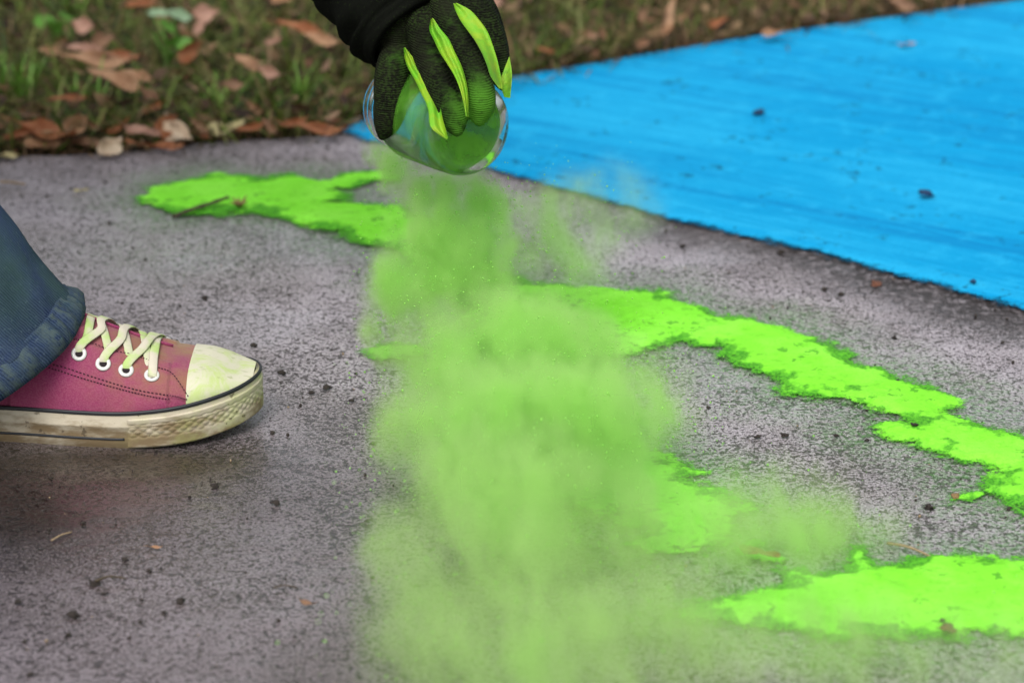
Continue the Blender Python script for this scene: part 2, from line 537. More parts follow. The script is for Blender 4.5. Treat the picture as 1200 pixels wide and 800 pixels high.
GREEN = powder_mat("green_powder", (0.205, 0.70, 0.040), (0.250, 0.76, 0.062), (0.135, 0.52, 0.022), (0.052, 0.250, 0.022), pits=0.7)
BLUE = powder_mat("blue_powder", (0.003, 0.276, 0.548), (0.024, 0.400, 0.680), (0.002, 0.190, 0.440), (0.004, 0.026, 0.045), streak=-36, pits=0.7)

o = powder("powder_line", LINE_A, GREEN, 0.0020, 0.010, 0.022, 0.0030, slim=0.0025)
tag(o, "long ragged line of lime green powder crossing the whole concrete to the right edge", "powder line")
o = powder("powder_streak", LINE_B, GREEN, 0.0019, 0.008, 0.020, 0.0030, seed=31, slim=-0.001)
tag(o, "pointed streak of lime green powder at lower right beside the brown pebble", "powder streak")
o = powder("powder_patch", PATCH_C, GREEN, 0.0019, 0.012, 0.024, 0.0026, seed=57)
tag(o, "patch of lime green powder half veiled by the drifting cloud", "powder patch")
for px, lab, sd in (([(858, 645), (880, 638), (905, 650), (925, 660), (900, 664), (870, 656)], "small lime green powder dab under the torn leaf", 71),
                    ([(428, 412), (445, 404), (480, 404), (505, 412), (480, 424), (440, 424)], "small lime green powder dab left of the falling cloud", 83),
                    ([(370, 217), (400, 204), (460, 200), (470, 212), (420, 222), (385, 224)], "faint green powder smear above the long powder line", 97),
                    ([(1110, 584), (1135, 580), (1165, 582), (1150, 588), (1125, 589)], "thin green powder sprinkle beside the yellow nut husk", 103)):
    o = powder("powder_dab", px, GREEN, 0.0018, 0.011, 0.014, 0.0015, seed=sd)
    tag(o, lab, "powder dab")
o = powder("powder_carpet", BLUE_PX, BLUE, 0.003, 0.005, 0.022, 0.0018, freq=60, clip_edge=True, z0=0.0026, lump=0.3, slim=0.0)
tag(o, "wide carpet of bright blue powder swept over the pavement beside the grass", "powder carpet")

# ------------------------------------------------------------------ grass
m = N("grass_blade")
m.set(color=m.mix(0.0, m.attr("col", "Color"), (0, 0, 0)), rough=0.6, spec=0.3)
tl = m.n("ShaderNodeBsdfTranslucent"); m.s(tl.inputs[0], m.attr("col", "Color"))
mx = m.n("ShaderNodeMixShader"); mx.inputs[0].default_value = 0.35
m.s(mx.inputs[1], m.b.outputs[0]); m.s(mx.inputs[2], tl.outputs[0]); m.s(m.out.inputs[0], mx.outputs[0])
MAT_GRASS = m.m

def blades(name, n, x_rng, y_off, length, width, lean, cols, clump=0.0, droop=0.5):
    x = RNG.uniform(*x_rng, n * 2)
    y = edge_y(x) + y_off[0] + (y_off[1] - y_off[0]) * RNG.random(n * 2) ** 1.25
    dens = fbm(x * 9 + 3, y * 9, 3)
    ok = dens > clump * RNG.random(n * 2)
    x, y = x[ok][:n], y[ok][:n]
    n = len(x)
    L = length[0] + (length[1] - length[0]) * RNG.random(n) ** 1.4
    w = width * RNG.uniform(0.6, 1.3, n)
    az = RNG.uniform(0, 2 * np.pi, n)
    ln = np.clip(RNG.normal(lean, 0.35, n), 0.0, 1.5)
    rows = []
    pos = np.stack([x, y, np.full(n, -0.012)], -1)
    rt = np.stack([-np.sin(az), np.cos(az), np.zeros(n)], -1)
    V = np.zeros((n, 7, 3))
    for k in range(4):
        f = k / 3
        wk = w * (1 - 0.75 * f ** 1.5)
        if k < 3:
            V[:, 2 * k] = pos - rt * wk[:, None] * 0.5
            V[:, 2 * k + 1] = pos + rt * wk[:, None] * 0.5
        else:
            V[:, 6] = pos
        a = ln + droop * f * 1.6
        step = np.stack([np.cos(az) * np.sin(a), np.sin(az) * np.sin(a), np.cos(a)], -1)
        pos = pos + step * (L / 3)[:, None]
        pos[:, 2] = np.maximum(pos[:, 2], -0.008 + 0.02 * RNG.random(n))
    b = (np.arange(n) * 7)[:, None]
    T = np.concatenate([b + np.array([[0, 1, 3]]), b + np.array([[0, 3, 2]]), b + np.array([[2, 3, 5]]), b + np.array([[2, 5, 4]]), b + np.array([[4, 5, 6]])])
    me = fast_mesh(name, V.reshape(-1, 3), T, 3)
    cols = np.array(cols)
    # greener to the left, browner to the right and along the kerb
    g = cols[RNG.integers(0, len(cols), n)] * RNG.uniform(0.6, 1.4, n)[:, None]
    cattr(me, "col", np.repeat(g, 7, 0))
    return link(name, me, MAT_GRASS, smooth=False)

GR = [(0.060, 0.120, 0.012), (0.095, 0.135, 0.022), (0.030, 0.055, 0.010), (0.150, 0.165, 0.040), (0.110, 0.165, 0.022), (0.20, 0.22, 0.07)]
DR = [(0.20, 0.120, 0.060), (0.28, 0.185, 0.100), (0.085, 0.048, 0.026), (0.14, 0.105, 0.040), (0.045, 0.026, 0.016)]
o = blades("grass", 17500, (-1.2, 0.10), (0.015, 1.2), (0.03, 0.085), 0.0042, 1.05, GR, 1.1)
tag(o, "short green grass tangled with dead stalks beside the pavement", kind="stuff")
o = blades("sparse_grass", 10000, (-0.05, 1.5), (0.02, 1.2), (0.025, 0.07), 0.0032, 0.8, GR[:4] + DR[:2], 0.9)
tag(o, "sparse darker grass behind the blue powder", kind="stuff")
o = blades("thatch", 22500, (-1.2, 1.5), (-0.012, 1.2), (0.025, 0.10), 0.0026, 1.25, DR, 0.3, 0.25)
tag(o, "brown dead grass stalks lying over the soil", kind="stuff")

# ------------------------------------------------------------------ leaves
def leaf_mat(name, a, b, edge):
    m = N(name)
    oi = m.n("ShaderNodeObjectInfo")
    g = m.co
    c = m.mix(m.ramp(m.noise(60, 4, co=g), 0.35, 0.65), a, b)
    c = m.mix(m.ramp(m.noise(150, 3, co=g), 0.58, 0.7, 0, 0.7), c, edge)
    vein = m.attr("vein")
    c = m.mix(m.math('MULTIPLY', vein, 0.5), c, b)
    m.set(color=c, rough=0.55, spec=0.35, normal=m.bump(m.noise(200, 3, co=g), 0.4, 0.001))
    tl = m.n("ShaderNodeBsdfTranslucent"); m.s(tl.inputs[0], c)
    mx = m.n("ShaderNodeMixShader"); mx.inputs[0].default_value = 0.2
    m.s(mx.inputs[1], m.b.outputs[0]); m.s(mx.inputs[2], tl.outputs[0]); m.s(m.out.inputs[0], mx.outputs[0])
    return m.m
LEAF = {"tan": leaf_mat("tan_leaf", (0.29, 0.145, 0.072), (0.43, 0.25, 0.14), (0.13, 0.06, 0.03)),
        "pink": leaf_mat("pinkish_leaf", (0.32, 0.165, 0.11), (0.45, 0.26, 0.19), (0.16, 0.075, 0.05)),
        "rust": leaf_mat("rust_leaf", (0.24, 0.075, 0.026), (0.34, 0.14, 0.06), (0.07, 0.025, 0.012)),
        "brown": leaf_mat("brown_leaf", (0.17, 0.082, 0.042), (0.27, 0.15, 0.085), (0.05, 0.025, 0.015)),
        "pale": leaf_mat("pale_leaf", (0.50, 0.36, 0.24), (0.62, 0.50, 0.36), (0.22, 0.12, 0.06)),
        "straw": leaf_mat("straw_leaf", (0.42, 0.36, 0.16), (0.50, 0.44, 0.24), (0.2, 0.13, 0.05)),
        "green": leaf_mat("green_leaf", (0.10, 0.26, 0.03), (0.14, 0.33, 0.05), (0.05, 0.14, 0.02)),
        "sage": leaf_mat("sage_leaf", (0.22, 0.34, 0.19), (0.30, 0.42, 0.27), (0.2, 0.32, 0.18))}

def leaf_mesh(L, W, curl, bend, sd, notch=0.0):
    rr = random.Random(sd)
    nu, nv = 13, 7
    V, vein = [], []
    ph = rr.uniform(0, 9)
    for i in range(nu):
        u = i / (nu - 1)
        w = W * (math.sin(math.pi * min(1, u ** 0.8 * 0.98 + 0.01)) ** 1.15) * (1 + 0.13 * math.sin(9 * u + ph) + .06 * math.sin(23 * u + 2 * ph))
        for j in range(nv):
            v = j / (nv - 1) * 2 - 1
            y = v * w / 2 * (1 + 0.08 * rr.uniform(-1, 1) * abs(v))
            a = curl * v * w / W
            yy = math.sin(a) / (curl + 1e-6) * W / 2 if abs(curl) > 0.05 else y
            zz = (1 - math.cos(a)) * W / 2 / (abs(curl) + 1e-6)
            x = (u - 0.5) * L
            yy += 0.10 * L * math.sin(2.5 * u + ph)
            z = bend * L * (u - 0.5) ** 2 * 1.6 + zz + 0.055 * L * math.sin(7 * u + ph + 2 * v) * abs(v) - (0.02 * L if j == 3 else 0)
            V.append((x, yy, z)); vein.append(1.0 if j == 3 else 0.0)
    Fc = grid_faces(nu, nv)
    n0 = len(V)
    tv, tf = tube([(-0.5 * L, 0, bend * L * 0.4), (-0.58 * L, 0.01 * L, bend * L * 0.5), (-0.68 * L, 0.03 * L, bend * L * 0.55)], [0.012 * L, 0.010 * L, 0.008 * L], 5)
    V += [tuple(v) for v in tv]; Fc += [tuple(k + n0 for k in f) for f in tf]
    vein += [1.0] * len(tv)
    me = mesh("fallen_leaf", V, Fc)
    fattr(me, "vein", vein)
    return me

def put_leaf(px, py, lpx, ang, asp, kind, label, group=None, curl=0.7, bend=0.35, tilt=(0, 0), z=0.012, name="fallen_leaf"):
    p = at(px, py, z)
    scale = (p - _C).dot(_F) / FPX
    L = lpx * scale * (1.2 if py > 140 else 1.05)
    zmin = 0.0
    me = leaf_mesh(L, L * (asp if asp > .55 else asp * .8), curl, bend * 1.3, int(px * 7 + py))
    o = link(name, me, LEAF[kind])
    o.location = p
    o.rotation_euler = (R(tilt[0]), R(tilt[1]), R(ang))
    tag(o, label, "leaf", group)
    return o

G1 = "fallen leaves along the pavement edge"
LV = [
 (88, 152, 34, 60, .75, "tan", "tan leaf standing curled up at the grass edge, second upright one from left", G1, 1.1, .5, (50, -25), .014),
 (55, 154, 74, -20, .42, "rust", "long rusty curled leaf at the grass edge near the left frame side", G1, 1.2, .2, (15, 0), .016),
 (50, 172, 36, 10, .7, "tan", "small tan leaf lying on concrete under the long rusty leaf", G1, .6, .3, (20, 0), .005),
 (96, 168, 74, 2, .16, "brown", "narrow dark brown leaf like a stick lying along the grass edge", G1, .8, .1, (0, 0), .006),
 (128, 173, 30, 55, .8, "pale", "little pale triangular leaf on concrete with a dark shadow", G1, .8, .4, (40, -30), .010),
 (168, 158, 44, -38, .5, "pink", "pinkish leaf lying slanted above the orange brown one at the grass edge", G1, .7, .2, (20, 0), .010),
 (181, 174, 60, -8, .30, "rust", "orange brown narrow leaf lying flat on concrete below the pinkish leaf", G1, .7, .2, (0, 0), .006),
 (213, 156, 52, -58, .55, "pale", "big pale tan leaf leaning down onto the concrete from the grass", G1, .5, .2, (25, 10), .012),
 (196, 152, 38, 70, .6, "rust", "brown leaf tucked behind the big pale tan leaf", G1, .8, .3, (40, -20), .012),
 (264, 153, 40, 18, .6, "straw", "pale yellowish leaf alone on the concrete edge", G1, .6, .3, (15, 0), .008),
 (370, 153, 62, 1, .28, "rust", "flat reddish brown leaf at the grass edge left of the jar", G1, .9, .3, (25, 0), .012),
 (8, 184, 26, 10, .6, "straw", "small yellow green leaf at far left of the concrete", G1, .5, .2, (0, 0), .005),
 (237, 160, 22, -30, .5, "rust", "small rusty leaf scrap right of the big pale leaf", G1, .5, .2, (0, 0), .006)]
G2 = "fallen leaves lying in the grass"
LV += [
 (137, 98, 88, -30, .32, "tan", "long tan leaf slanting across the grass above the pavement leaves", G2, .6, .15, (30, 0), .035),
 (160, 92, 44, -25, .5, "tan", "short tan leaf behind the long slanting tan leaf", G2, .5, .2, (30, 0), .035),
 (112, 72, 84, 12, .36, "tan", "broad light brown leaf lying level in the grass", G2, .6, .2, (25, 0), .035),
 (142, 66, 48, 20, .40, "rust", "orange brown leaf right of the broad level one in the grass", G2, .7, .2, (30, 0), .038),
 (100, 60, 42, 5, .5, "pink", "pinkish tan leaf just above the broad level leaf", G2, .6, .2, (35, 0), .035),
 (100, 30, 34, -30, .6, "pink", "pale pinkish leaf high in the grass at upper left", G2, .6, .2, (40, 0), .035),
 (120, 47, 30, 20, .7, "brown", "round brown leaf below the pale pinkish leaf", G2, .6, .3, (40, 0), .035),
 (222, 63, 46, 62, .55, "rust", "dark rust leaf standing upright beside the sage green weed leaf", G2, .6, .3, (65, -30), .035),
 (241, 15, 34, 8, .7, "pink", "rosy leaf near the top edge above the weed", G2, .5, .3, (40, 0), .035),
 (236, 34, 30, -70, .7, "pink", "pale pink leaf scrap right of the sage green weed leaf", G2, .6, .2, (40, 0), .038),
 (290, 78, 56, -52, .40, "tan", "pinkish brown leaf pointing down steeply in the grass", G2, .6, .2, (30, 0), .036),
 (318, 84, 48, -35, .36, "pink", "pale leaf right of the steep pinkish brown leaf", G2, .7, .2, (30, 0), .035),
 (352, 36, 62, -22, .34, "rust", "red brown leaf near the black sleeve, upper of the two", G2, .7, .2, (30, 0), .036),
 (378, 46, 54, -14, .36, "tan", "light red brown leaf touching the sleeve outline, lower of the two", G2, .7, .2, (30, 0), .036),
 (320, 50, 24, 30, .5, "pink", "small pale leaf left of the two red brown leaves", G2, .5, .2, (40, 0), .036),
 (275, 98, 34, 10, .5, "brown", "dull brown leaf low in the grass above the straw leaf", G2, .5, .2, (30, 0), .028),
 (80, 118, 44, 25, .3, "rust", "rusty leaf sliver low in the grass above the curled edge leaf", G2, .5, .2, (30, 0), .028),
 (58, 60, 30, 40, .5, "tan", "small tan leaf beside the bright green tuft", G2, .5, .2, (40, 0), .035),
 (330, 2, 30, 30, .5, "tan", "tan leaf cut by the top edge left of the sleeve", G2, .5, .2, (40, 0), .035),
 (165, 8, 40, 30, .4, "rust", "rust red leaf at the top edge above the weed", G2, .6, .2, (40, 0), .035),
 (572, 6, 34, 10, .8, "pink", "pale pink leaf at the top edge right of the glove", G2, .6, .3, (40, 0), .03),
 (776, 24, 56, 80, .45, "tan", "curled tan leaf standing upright behind the blue powder", G2, 1.2, .4, (40, -35), .03),
 (748, 18, 36, 60, .4, "brown", "brown leaf left of the upright tan leaf", G2, .8, .3, (40, 0), .03),
 (905, 40, 26, -10, .6, "tan", "small tan leaf at the far border of the blue powder", G2, .7, .3, (20, 0), .014),
 (1060, 6, 38, -20, .5, "brown", "brown leaf at the top edge near the upper right", G2, .7, .3, (40, 0), .02),
 (690, 40, 30, 20, .5, "brown", "dark brown leaf in the sparse grass right of the glove", G2, .7, .3, (40, 0), .02),
 (640, 62, 26, -40, .5, "rust", "rusty leaf scrap at the blue border right of the glove", G2, .7, .3, (20, 0), .014),
 (840, 28, 32, 30, .45, "rust", "rust coloured leaf right of the upright tan leaf", G2, .7, .3, (40, 0), .02),
 (1063, 53, 20, 10, .5, "pink", "pink petal like leaf lying on the blue powder", "leaf scraps on the powder", .5, .2, (0, 0), .009)]
for a in LV:
    put_leaf(*a[:6], a[6], a[7], curl=a[8], bend=a[9], tilt=a[10], z=a[11])
put_leaf(890, 650, 44, -38, .42, "tan", "torn light brown leaf lying half dusted with green powder", "leaf scraps on the powder", .5, .2, (12, 0), .008)
put_leaf(362, 706, 20, -25, .4, "brown", "tiny curled brown leaf on the bare concrete at lower left", None, .8, .3, (10, 0), .004)
put_leaf(95, 224, 14, 10, .6, "straw", "tiny yellow leaf scrap on the concrete above the denim leg", None, .5, .2, (0, 0), .003)
put_leaf(181, 641, 16, 5, .35, "tan", "tiny tan leaf sliver on the wet concrete below the shoe", None, .5, .2, (0, 0), .003)


for k_, (px, py, l, a, kd) in enumerate(((25, 160, 34, 30, "rust"), (112, 150, 30, -40, "brown"), (140, 150, 28, 20, "rust"), (238, 150, 30, -20, "brown"), (295, 152, 30, 15, "rust"), (318, 150, 26, -35, "brown"), (345, 146, 30, 25, "rust"), (38, 135, 30, -15, "brown"), (180, 130, 32, 35, "rust"), (300, 128, 30, -25, "tan"))):
    put_leaf(px, py, l, a, .5, kd, "small curled " + {"rust": "orange brown", "brown": "dark brown", "tan": "tan"}[kd] + " leaf, " + ("left of the curled tan leaf", "behind the narrow dark stick leaf", "just above the little pale triangular leaf", "between the big pale leaf and the straw one", "right of the pale yellowish leaf", "second right of the pale yellowish leaf", "left of the flat reddish leaf by the jar", "in the grass above the long rusty leaf", "in the grass above the pinkish edge leaf", "in the grass above the pale yellowish leaf")[k_],
             G1, curl=1.3, bend=.5, tilt=(35, (-20, 15)[k_ % 2]), z=.012)

# bits of leaf and bark too small and many to count
def litter(name, n, xr, yr, size, cols, zr):
    x = RNG.uniform(*xr, n); y = edge_y(x) + yr[0] + (yr[1] - yr[0]) * RNG.random(n)
    z = RNG.uniform(*zr, n)
    L = RNG.uniform(*size, n); az = RNG.uniform(0, 6.28, n); wd = L * RNG.uniform(.25, .6, n)
    t = RNG.normal(0, .5, n); lift = L * RNG.uniform(0, .5, n)
    V = np.zeros((n, 5, 3))
    ca, sa = np.cos(az), np.sin(az)
    for k, (u, v, h) in enumerate(((-.5, 0, 0), (0, -.5, .3), (.5, 0, 1), (0, .5, .3), (0, 0, .1))):
        V[:, k, 0] = x + ca * u * L - sa * v * wd
        V[:, k, 1] = y + sa * u * L + ca * v * wd
        V[:, k, 2] = z + h * lift + t * v * wd
    b = (np.arange(n) * 5)[:, None]
    T = np.concatenate([b + np.array([q]) for q in ([0, 1, 4], [1, 2, 4], [2, 3, 4], [3, 0, 4])])
    me = fast_mesh(name, V.reshape(-1, 3), T, 3)
    cols = np.array(cols)
    cattr(me, "col", np.repeat(cols[RNG.integers(0, len(cols), n)] * RNG.uniform(.6, 1.3, n)[:, None], 5, 0))
    return link(name, me, MAT_GRASS, smooth=False)
o = litter("leaf_litter", 9200, (-1.2, 1.5), (-0.008, 1.1), (0.006, 0.028), DR + [(0.26, 0.13, 0.07), (0.33, 0.2, 0.13), (0.05, 0.03, 0.02)], (-0.008, 0.022))
tag(o, "crumbled brown leaf litter in the grass", kind="stuff")

# weeds
def weed(px, py, specs, label, stem_h=0.035):
    p = at(px, py, 0)
    r = empty("weed", p)
    tag(r, label, "weed")
    for k, (dx, dy, h, L, asp, ang, tl, kind) in enumerate(specs):
        me = leaf_mesh(L, L * asp, 0.4, 0.3, int(px + 31 * k))
        o = link("leaf", me, LEAF[kind], r)
        o.location = (dx, dy, h)
        o.rotation_euler = (R(tl), R(8 * (k % 3)), R(ang))
        v, f = tube([(0, 0, -0.012), (dx * .5, dy * .5, h * .55), (dx - .3 * L * math.cos(R(ang)), dy - .3 * L * math.sin(R(ang)), h)], [0.0012, 0.001, 0.0008], 6)
        link("stem", mesh("stem", v, f), LEAF["green"], r)
    return r
weed(200, 80, [(-.012, .02, .052, .024, .55, 5, 35, "sage"), (.012, .0, .055, .028, .6, 35, 45, "sage"), (-.018, .01, .035, .024, .7, 100, 50, "green"), (.004, -.01, .03, .026, .7, 200, 40, "green"), (.018, -.01, .028, .022, .7, -30, 40, "green"), (-.004, .012, .04, .026, .7, 60, 50, "green")], "small broad leaved weed with two pale sage leaves among fallen leaves")
weed(66, 60, [(-.01, 0, .03, .026, .7, 20, 45, "green"), (.012, .005, .034, .026, .7, 80, 40, "green"), (0, -.01, .028, .03, .7, 150, 45, "green")], "low bright green weed left of the tan leaves")

def tuft(px, py, n, Lr, label):
    p = at(px, py, 0)
    r = empty("grass_tuft", p)
    tag(r, label, "grass tuft", "bright grass tufts at the left")
    for k in range(n):
        az = random.uniform(0, 6.28); L = random.uniform(*Lr); ln = random.uniform(.1, .6); w = random.uniform(.002, .0036)
        V = []
        pos = Vector((random.gauss(0, .008), random.gauss(0, .006), -.012))
        for i in range(6):
            f = i / 5
            a = ln + f * f * 0.9
            rt = Vector((-math.sin(az), math.cos(az), 0)) * w * (1 - f * .9)
            V += [pos - rt, pos + Vector((math.cos(az), math.sin(az), 0)) * w * .25, pos + rt]
            pos = pos + Vector((math.cos(az) * math.sin(a), math.sin(az) * math.sin(a), math.cos(a))) * (L / 5)
        link("blade", mesh("blade", V, grid_faces(6, 3)), MAT_TUFT, r)
    return r
m = N("tuft_green")
m.set(color=m.mix(m.ramp(m.noise(40, 2), .4, .6), (0.10, 0.24, 0.02), (0.16, 0.31, 0.035)), rough=.5)
MAT_TUFT = m.m
tuft(22, 118, 34, (.05, .09), "bright green grass tuft at the left frame side")
tuft(95, 125, 18, (.03, .07), "thin green grass tuft above the curled rusty leaf")
tuft(250, 132, 18, (.03, .06), "low green grass tuft above the straw coloured leaf")
tuft(90, 20, 16, (.05, .08), "pale tall grass tuft near the top left corner")
tuft(350, 118, 20, (.03, .06), "dark green grass tuft left of the jar")

# ------------------------------------------------------------------ crumbs, twigs and pebbles on the pavement
m = N("soil_crumb"); m.set(color=m.mix(m.noise(300, 3), (0.012, 0.009, 0.008), (0.045, 0.032, 0.024)), rough=.8, normal=m.bump(m.noise(500, 3), .6, .001)); MAT_CRUMB = m.m
m = N("red_pebble"); m.set(color=m.mix(m.ramp(m.noise(120, 3), .4, .6), (0.22, 0.07, 0.03), (0.05, 0.025, 0.016)), rough=.6, normal=m.bump(m.noise(400, 3), .5, .001)); MAT_PEB = m.m
m = N("husk"); m.set(color=m.mix(m.noise(200, 3), (0.32, 0.21, 0.08), (0.13, 0.07, 0.03)), rough=.7); MAT_HUSK = m.m
m = N("twig_bark"); m.set(color=m.mix(m.noise(200, 3), (0.030, 0.022, 0.014), (0.085, 0.060, 0.035)), rough=.8, normal=m.bump(m.noise(500, 3), .6, .001)); MAT_TWIG = m.m
m = N("pale_twig"); m.set(color=m.mix(m.noise(200, 3), (0.22, 0.15, 0.085), (0.34, 0.25, 0.15)), rough=.8); MAT_PTWIG = m.m
m = N("blue_dusted_crumb"); m.set(color=m.mix(m.ramp(m.noise(250, 3), .45, .6), (0.006, 0.012, 0.03), (0.003, 0.07, 0.20)), rough=.9); MAT_BCRUMB = m.m

def lump(r, sd, sq=0.7, bumpy=0.35):
    bm = bmesh.new()
    bmesh.ops.create_icosphere(bm, subdivisions=2, radius=r)
    for v in bm.verts:
        k = 1 + bumpy * mnoise.noise(v.co / r * 1.3 + Vector((sd * 3.7, sd, 0)))* 1.6
        v.co *= k
        v.co.z *= sq
    me = bpy.data.meshes.new("crumb")
    bm.to_mesh(me); bm.free()
    return me
PROTO = [lump(1.0, k, .5 + .1 * (k % 3), .75) for k in range(5)]
def crumb(px, py, wpx, mat, label, name="soil_crumb", cat="crumb", group=None, z=0.001, stretch=1.0):
    p = at(px, py, z)
    r = wpx * 0.42 * (p - _C).dot(_F) / FPX
    me = PROTO[int(px + py) % 5].copy()
    o = link(name, me, mat)
    o.scale = (r * stretch, r, r * 0.8)
    o.rotation_euler = (0, 0, (px * 1.7) % 6.28)
    o.location = p + Vector((0, 0, r * 0.35))
    return tag(o, label, cat, group)
GC = "dark soil crumbs scattered on the concrete"
BIG = {(86, 721): "largest black soil crumb at lower left, with a short tail", (110, 685): "round dark crumb at the end of the thin dark stalk", (211, 705): "dark round crumb alone right of the lower left cluster",
       (122, 696): "small crumb just under the thin dark stalk", (21, 706): "dark crumb nearest the left frame side", (35, 790): "dark crumb nearest the bottom left corner", (252, 570): "flat dark crumb below the toe of the sneaker",
       (323, 590): "flat dark crumb midway between sneaker toe and green cloud", (383, 455): "dark crumb right of the sneaker toe, lowest of its cluster", (330, 437): "dark crumb close in front of the sneaker toe cap",
       (1052, 449): "black crumb touching the upper border of the long powder line", (1089, 595): "black crumb below the nut husk on bare concrete", (888, 512): "left one of two dark crumbs between the powder lines", (919, 511): "right one of two dark crumbs between the powder lines",
       (966, 340): "left one of the paired crumbs under the blue border", (985, 345): "right one of the paired crumbs under the blue border", (916, 296): "dark crumb between blue border and long powder line, upper right", (800, 289): "dark crumb just under the blue border right of the jar",
       (297, 405): "dark crumb behind the sneaker toe", (240, 350): "dark crumb on concrete between denim leg and powder line"}
for px, py, w in ((86, 721, 15), (110, 685, 13), (211, 705, 12), (122, 696, 9), (21, 706, 10), (166, 703, 6), (164, 729, 7), (80, 744, 9), (146, 656, 9), (252, 570, 11), (323, 590, 11), (98, 613, 7), (175, 669, 7), (192, 717, 6), (222, 582, 5),
                  (383, 455, 11), (330, 437, 10), (365, 461, 8), (412, 470, 7), (297, 405, 9), (240, 350, 9), (437, 520, 7), (1052, 449, 10), (888, 512, 9), (919, 511, 9), (1089, 595, 12), (980, 511, 7), (1016, 516, 6), (966, 340, 9), (985, 345, 8), (916, 296, 9), (800, 289, 8), (1048, 396, 7), (1175, 402, 6), (830, 478, 6), (430, 610, 6), (35, 790, 10), (345, 745, 5), (60, 560, 5)):
    lab = BIG.get((px, py)) or ("tiny dark crumb among the lower left crumbs" if px < 260 else "tiny dark crumb between the sneaker and the green cloud" if px < 500 else "tiny dark crumb on the concrete right of the green cloud")
    crumb(px, py, w, MAT_CRUMB, lab, group=GC)
crumb(1072, 498, 9, MAT_CRUMB, "dark soil crumb sitting on the long green powder line", group=GC, z=.006)
crumb(1112, 738, 18, MAT_PEB, "reddish brown pebble on the lower right powder streak", "pebble", "pebble", z=.006, stretch=1.2)
crumb(1104, 727, 7, MAT_CRUMB, "black crumb just above the reddish brown pebble", "soil_crumb", "crumb", z=.006)
crumb(1120, 582, 11, MAT_HUSK, "yellow brown nut husk at the end of the powder sprinkle", "nut_husk", "husk", z=.002, stretch=1.3)
crumb(889, 133, 12, MAT_BCRUMB, "dark elongated dropping on the blue powder, nearest the grass", "bark_chip", "bark chip", z=.006, stretch=1.9)
crumb(1084, 228, 15, MAT_BCRUMB, "blue dusted clod with spikes in the middle of the blue powder", "soil_clod", "clod", z=.008, stretch=1.3)
crumb(1026, 334, 12, MAT_PEB, "rusty brown crumb at the lower border of the blue powder", "bark_chip", "bark chip", z=.002, stretch=1.6)
crumb(1140, 330, 8, MAT_BCRUMB, "blue dusted crumb near the right end of the blue border", "soil_crumb", "crumb", z=.006)

def twig(pts, r0, r1, mat, label, name="twig", z=.004):
    P3 = [at(x, y, z) + Vector((0, 0, dz)) for x, y, dz in pts]
    n = 12
    sp = spline([tuple(p) for p in P3], n)
    rad = [r0 + (r1 - r0) * i / (n - 1) + 0.12 * r0 * math.sin(i * 2.3) for i in range(n)]
    v, f = tube([Vector(p) for p in sp], rad, 8)
    return tag(link(name, mesh(name, v, f), mat), label, "twig")
tw = twig([(203, 254, .0), (216, 251, .002), (232, 248, .004), (250, 245, .006), (268, 241, .008)], .0019, .0014, MAT_TWIG, "dark twig lying across the edge of the green powder line")
twig([(0, 213, 0), (15, 215, .001), (30, 216, 0)], .0012, .0008, MAT_PTWIG, "short pale stalk on concrete at the left frame side")
twig([(1040, 636, 0), (1065, 644, .002), (1092, 654, .001)], .0011, .0007, MAT_PTWIG, "thin pale stalk lying above the lower right powder streak", z=.003)
twig([(112, 684, .002), (128, 680, .003), (148, 679, .001)], .0010, .0006, MAT_TWIG, "thin dark stalk beside soil crumbs at lower left", z=.002)
twig([(320, 688, 0), (334, 687, .001), (348, 688, 0)], .0006, .0005, MAT_TWIG, "hair thin dark stalk on the concrete at lower left centre", z=.002)
twig([(60, 633, 0), (72, 628, .001), (84, 623, 0)], .0006, .0005, MAT_PTWIG, "hair thin pale stalk below the shoe", z=.002)
# dry star-shaped seed head beside the twig
p = at(281, 242, .006)
sh = empty("seed_head", p); tag(sh, "dry star shaped seed head beside the dark twig on green powder", "seed head")
for k in range(7):
    a = k * 0.9; L = .007 + .002 * (k % 3)
    v, f = tube([(0, 0, 0), (math.cos(a) * L * .5, math.sin(a) * L * .5, .004), (math.cos(a) * L, math.sin(a) * L, .005 + .003 * (k % 2))], [.0011, .0013, .0003], 6)
    link("bract", mesh("bract", v, f), MAT_HUSK, sh)

def grit(n, xr, yr, size, name, label, mat):
    V, Fc = [], []
    base = PROTO[0]
    bm = bmesh.new(); bmesh.ops.create_icosphere(bm, subdivisions=1, radius=1)
    bv = np.array([v.co[:] for v in bm.verts]); bf = np.array([[v.index for v in f.verts] for f in bm.faces]); bm.free()
    x = RNG.uniform(*xr, n); y = RNG.uniform(*yr, n)
    ok = y < edge_y(x) - .01
    x, y = x[ok], y[ok]; n = len(x)
    r = size[0] + (size[1] - size[0]) * RNG.random(n) ** 3
    VV = bv[None] * r[:, None, None] * RNG.uniform(.6, 1.3, (n, 1, 3)) * RNG.uniform(.8, 1.2, (n, len(bv), 1))
    VV[:, :, 0] += x[:, None]; VV[:, :, 1] += y[:, None]; VV[:, :, 2] += (r * .3)[:, None] + .0006
    FF = bf[None] + (np.arange(n) * len(bv))[:, None, None]
    me = fast_mesh(name, VV.reshape(-1, 3), FF.reshape(-1, 3), 3)
    return tag(link(name, me, mat), label, kind="stuff")
grit(900, (-.65, .7), (1.35, 2.7), (.0005, .0018), "grit", "fine dark grit scattered over the concrete", MAT_CRUMB)
grit(320, (-.65, .7), (1.35, 2.7), (.0004, .0012), "sand_grain", "pale sand grains scattered over the concrete", MAT_PTWIG)

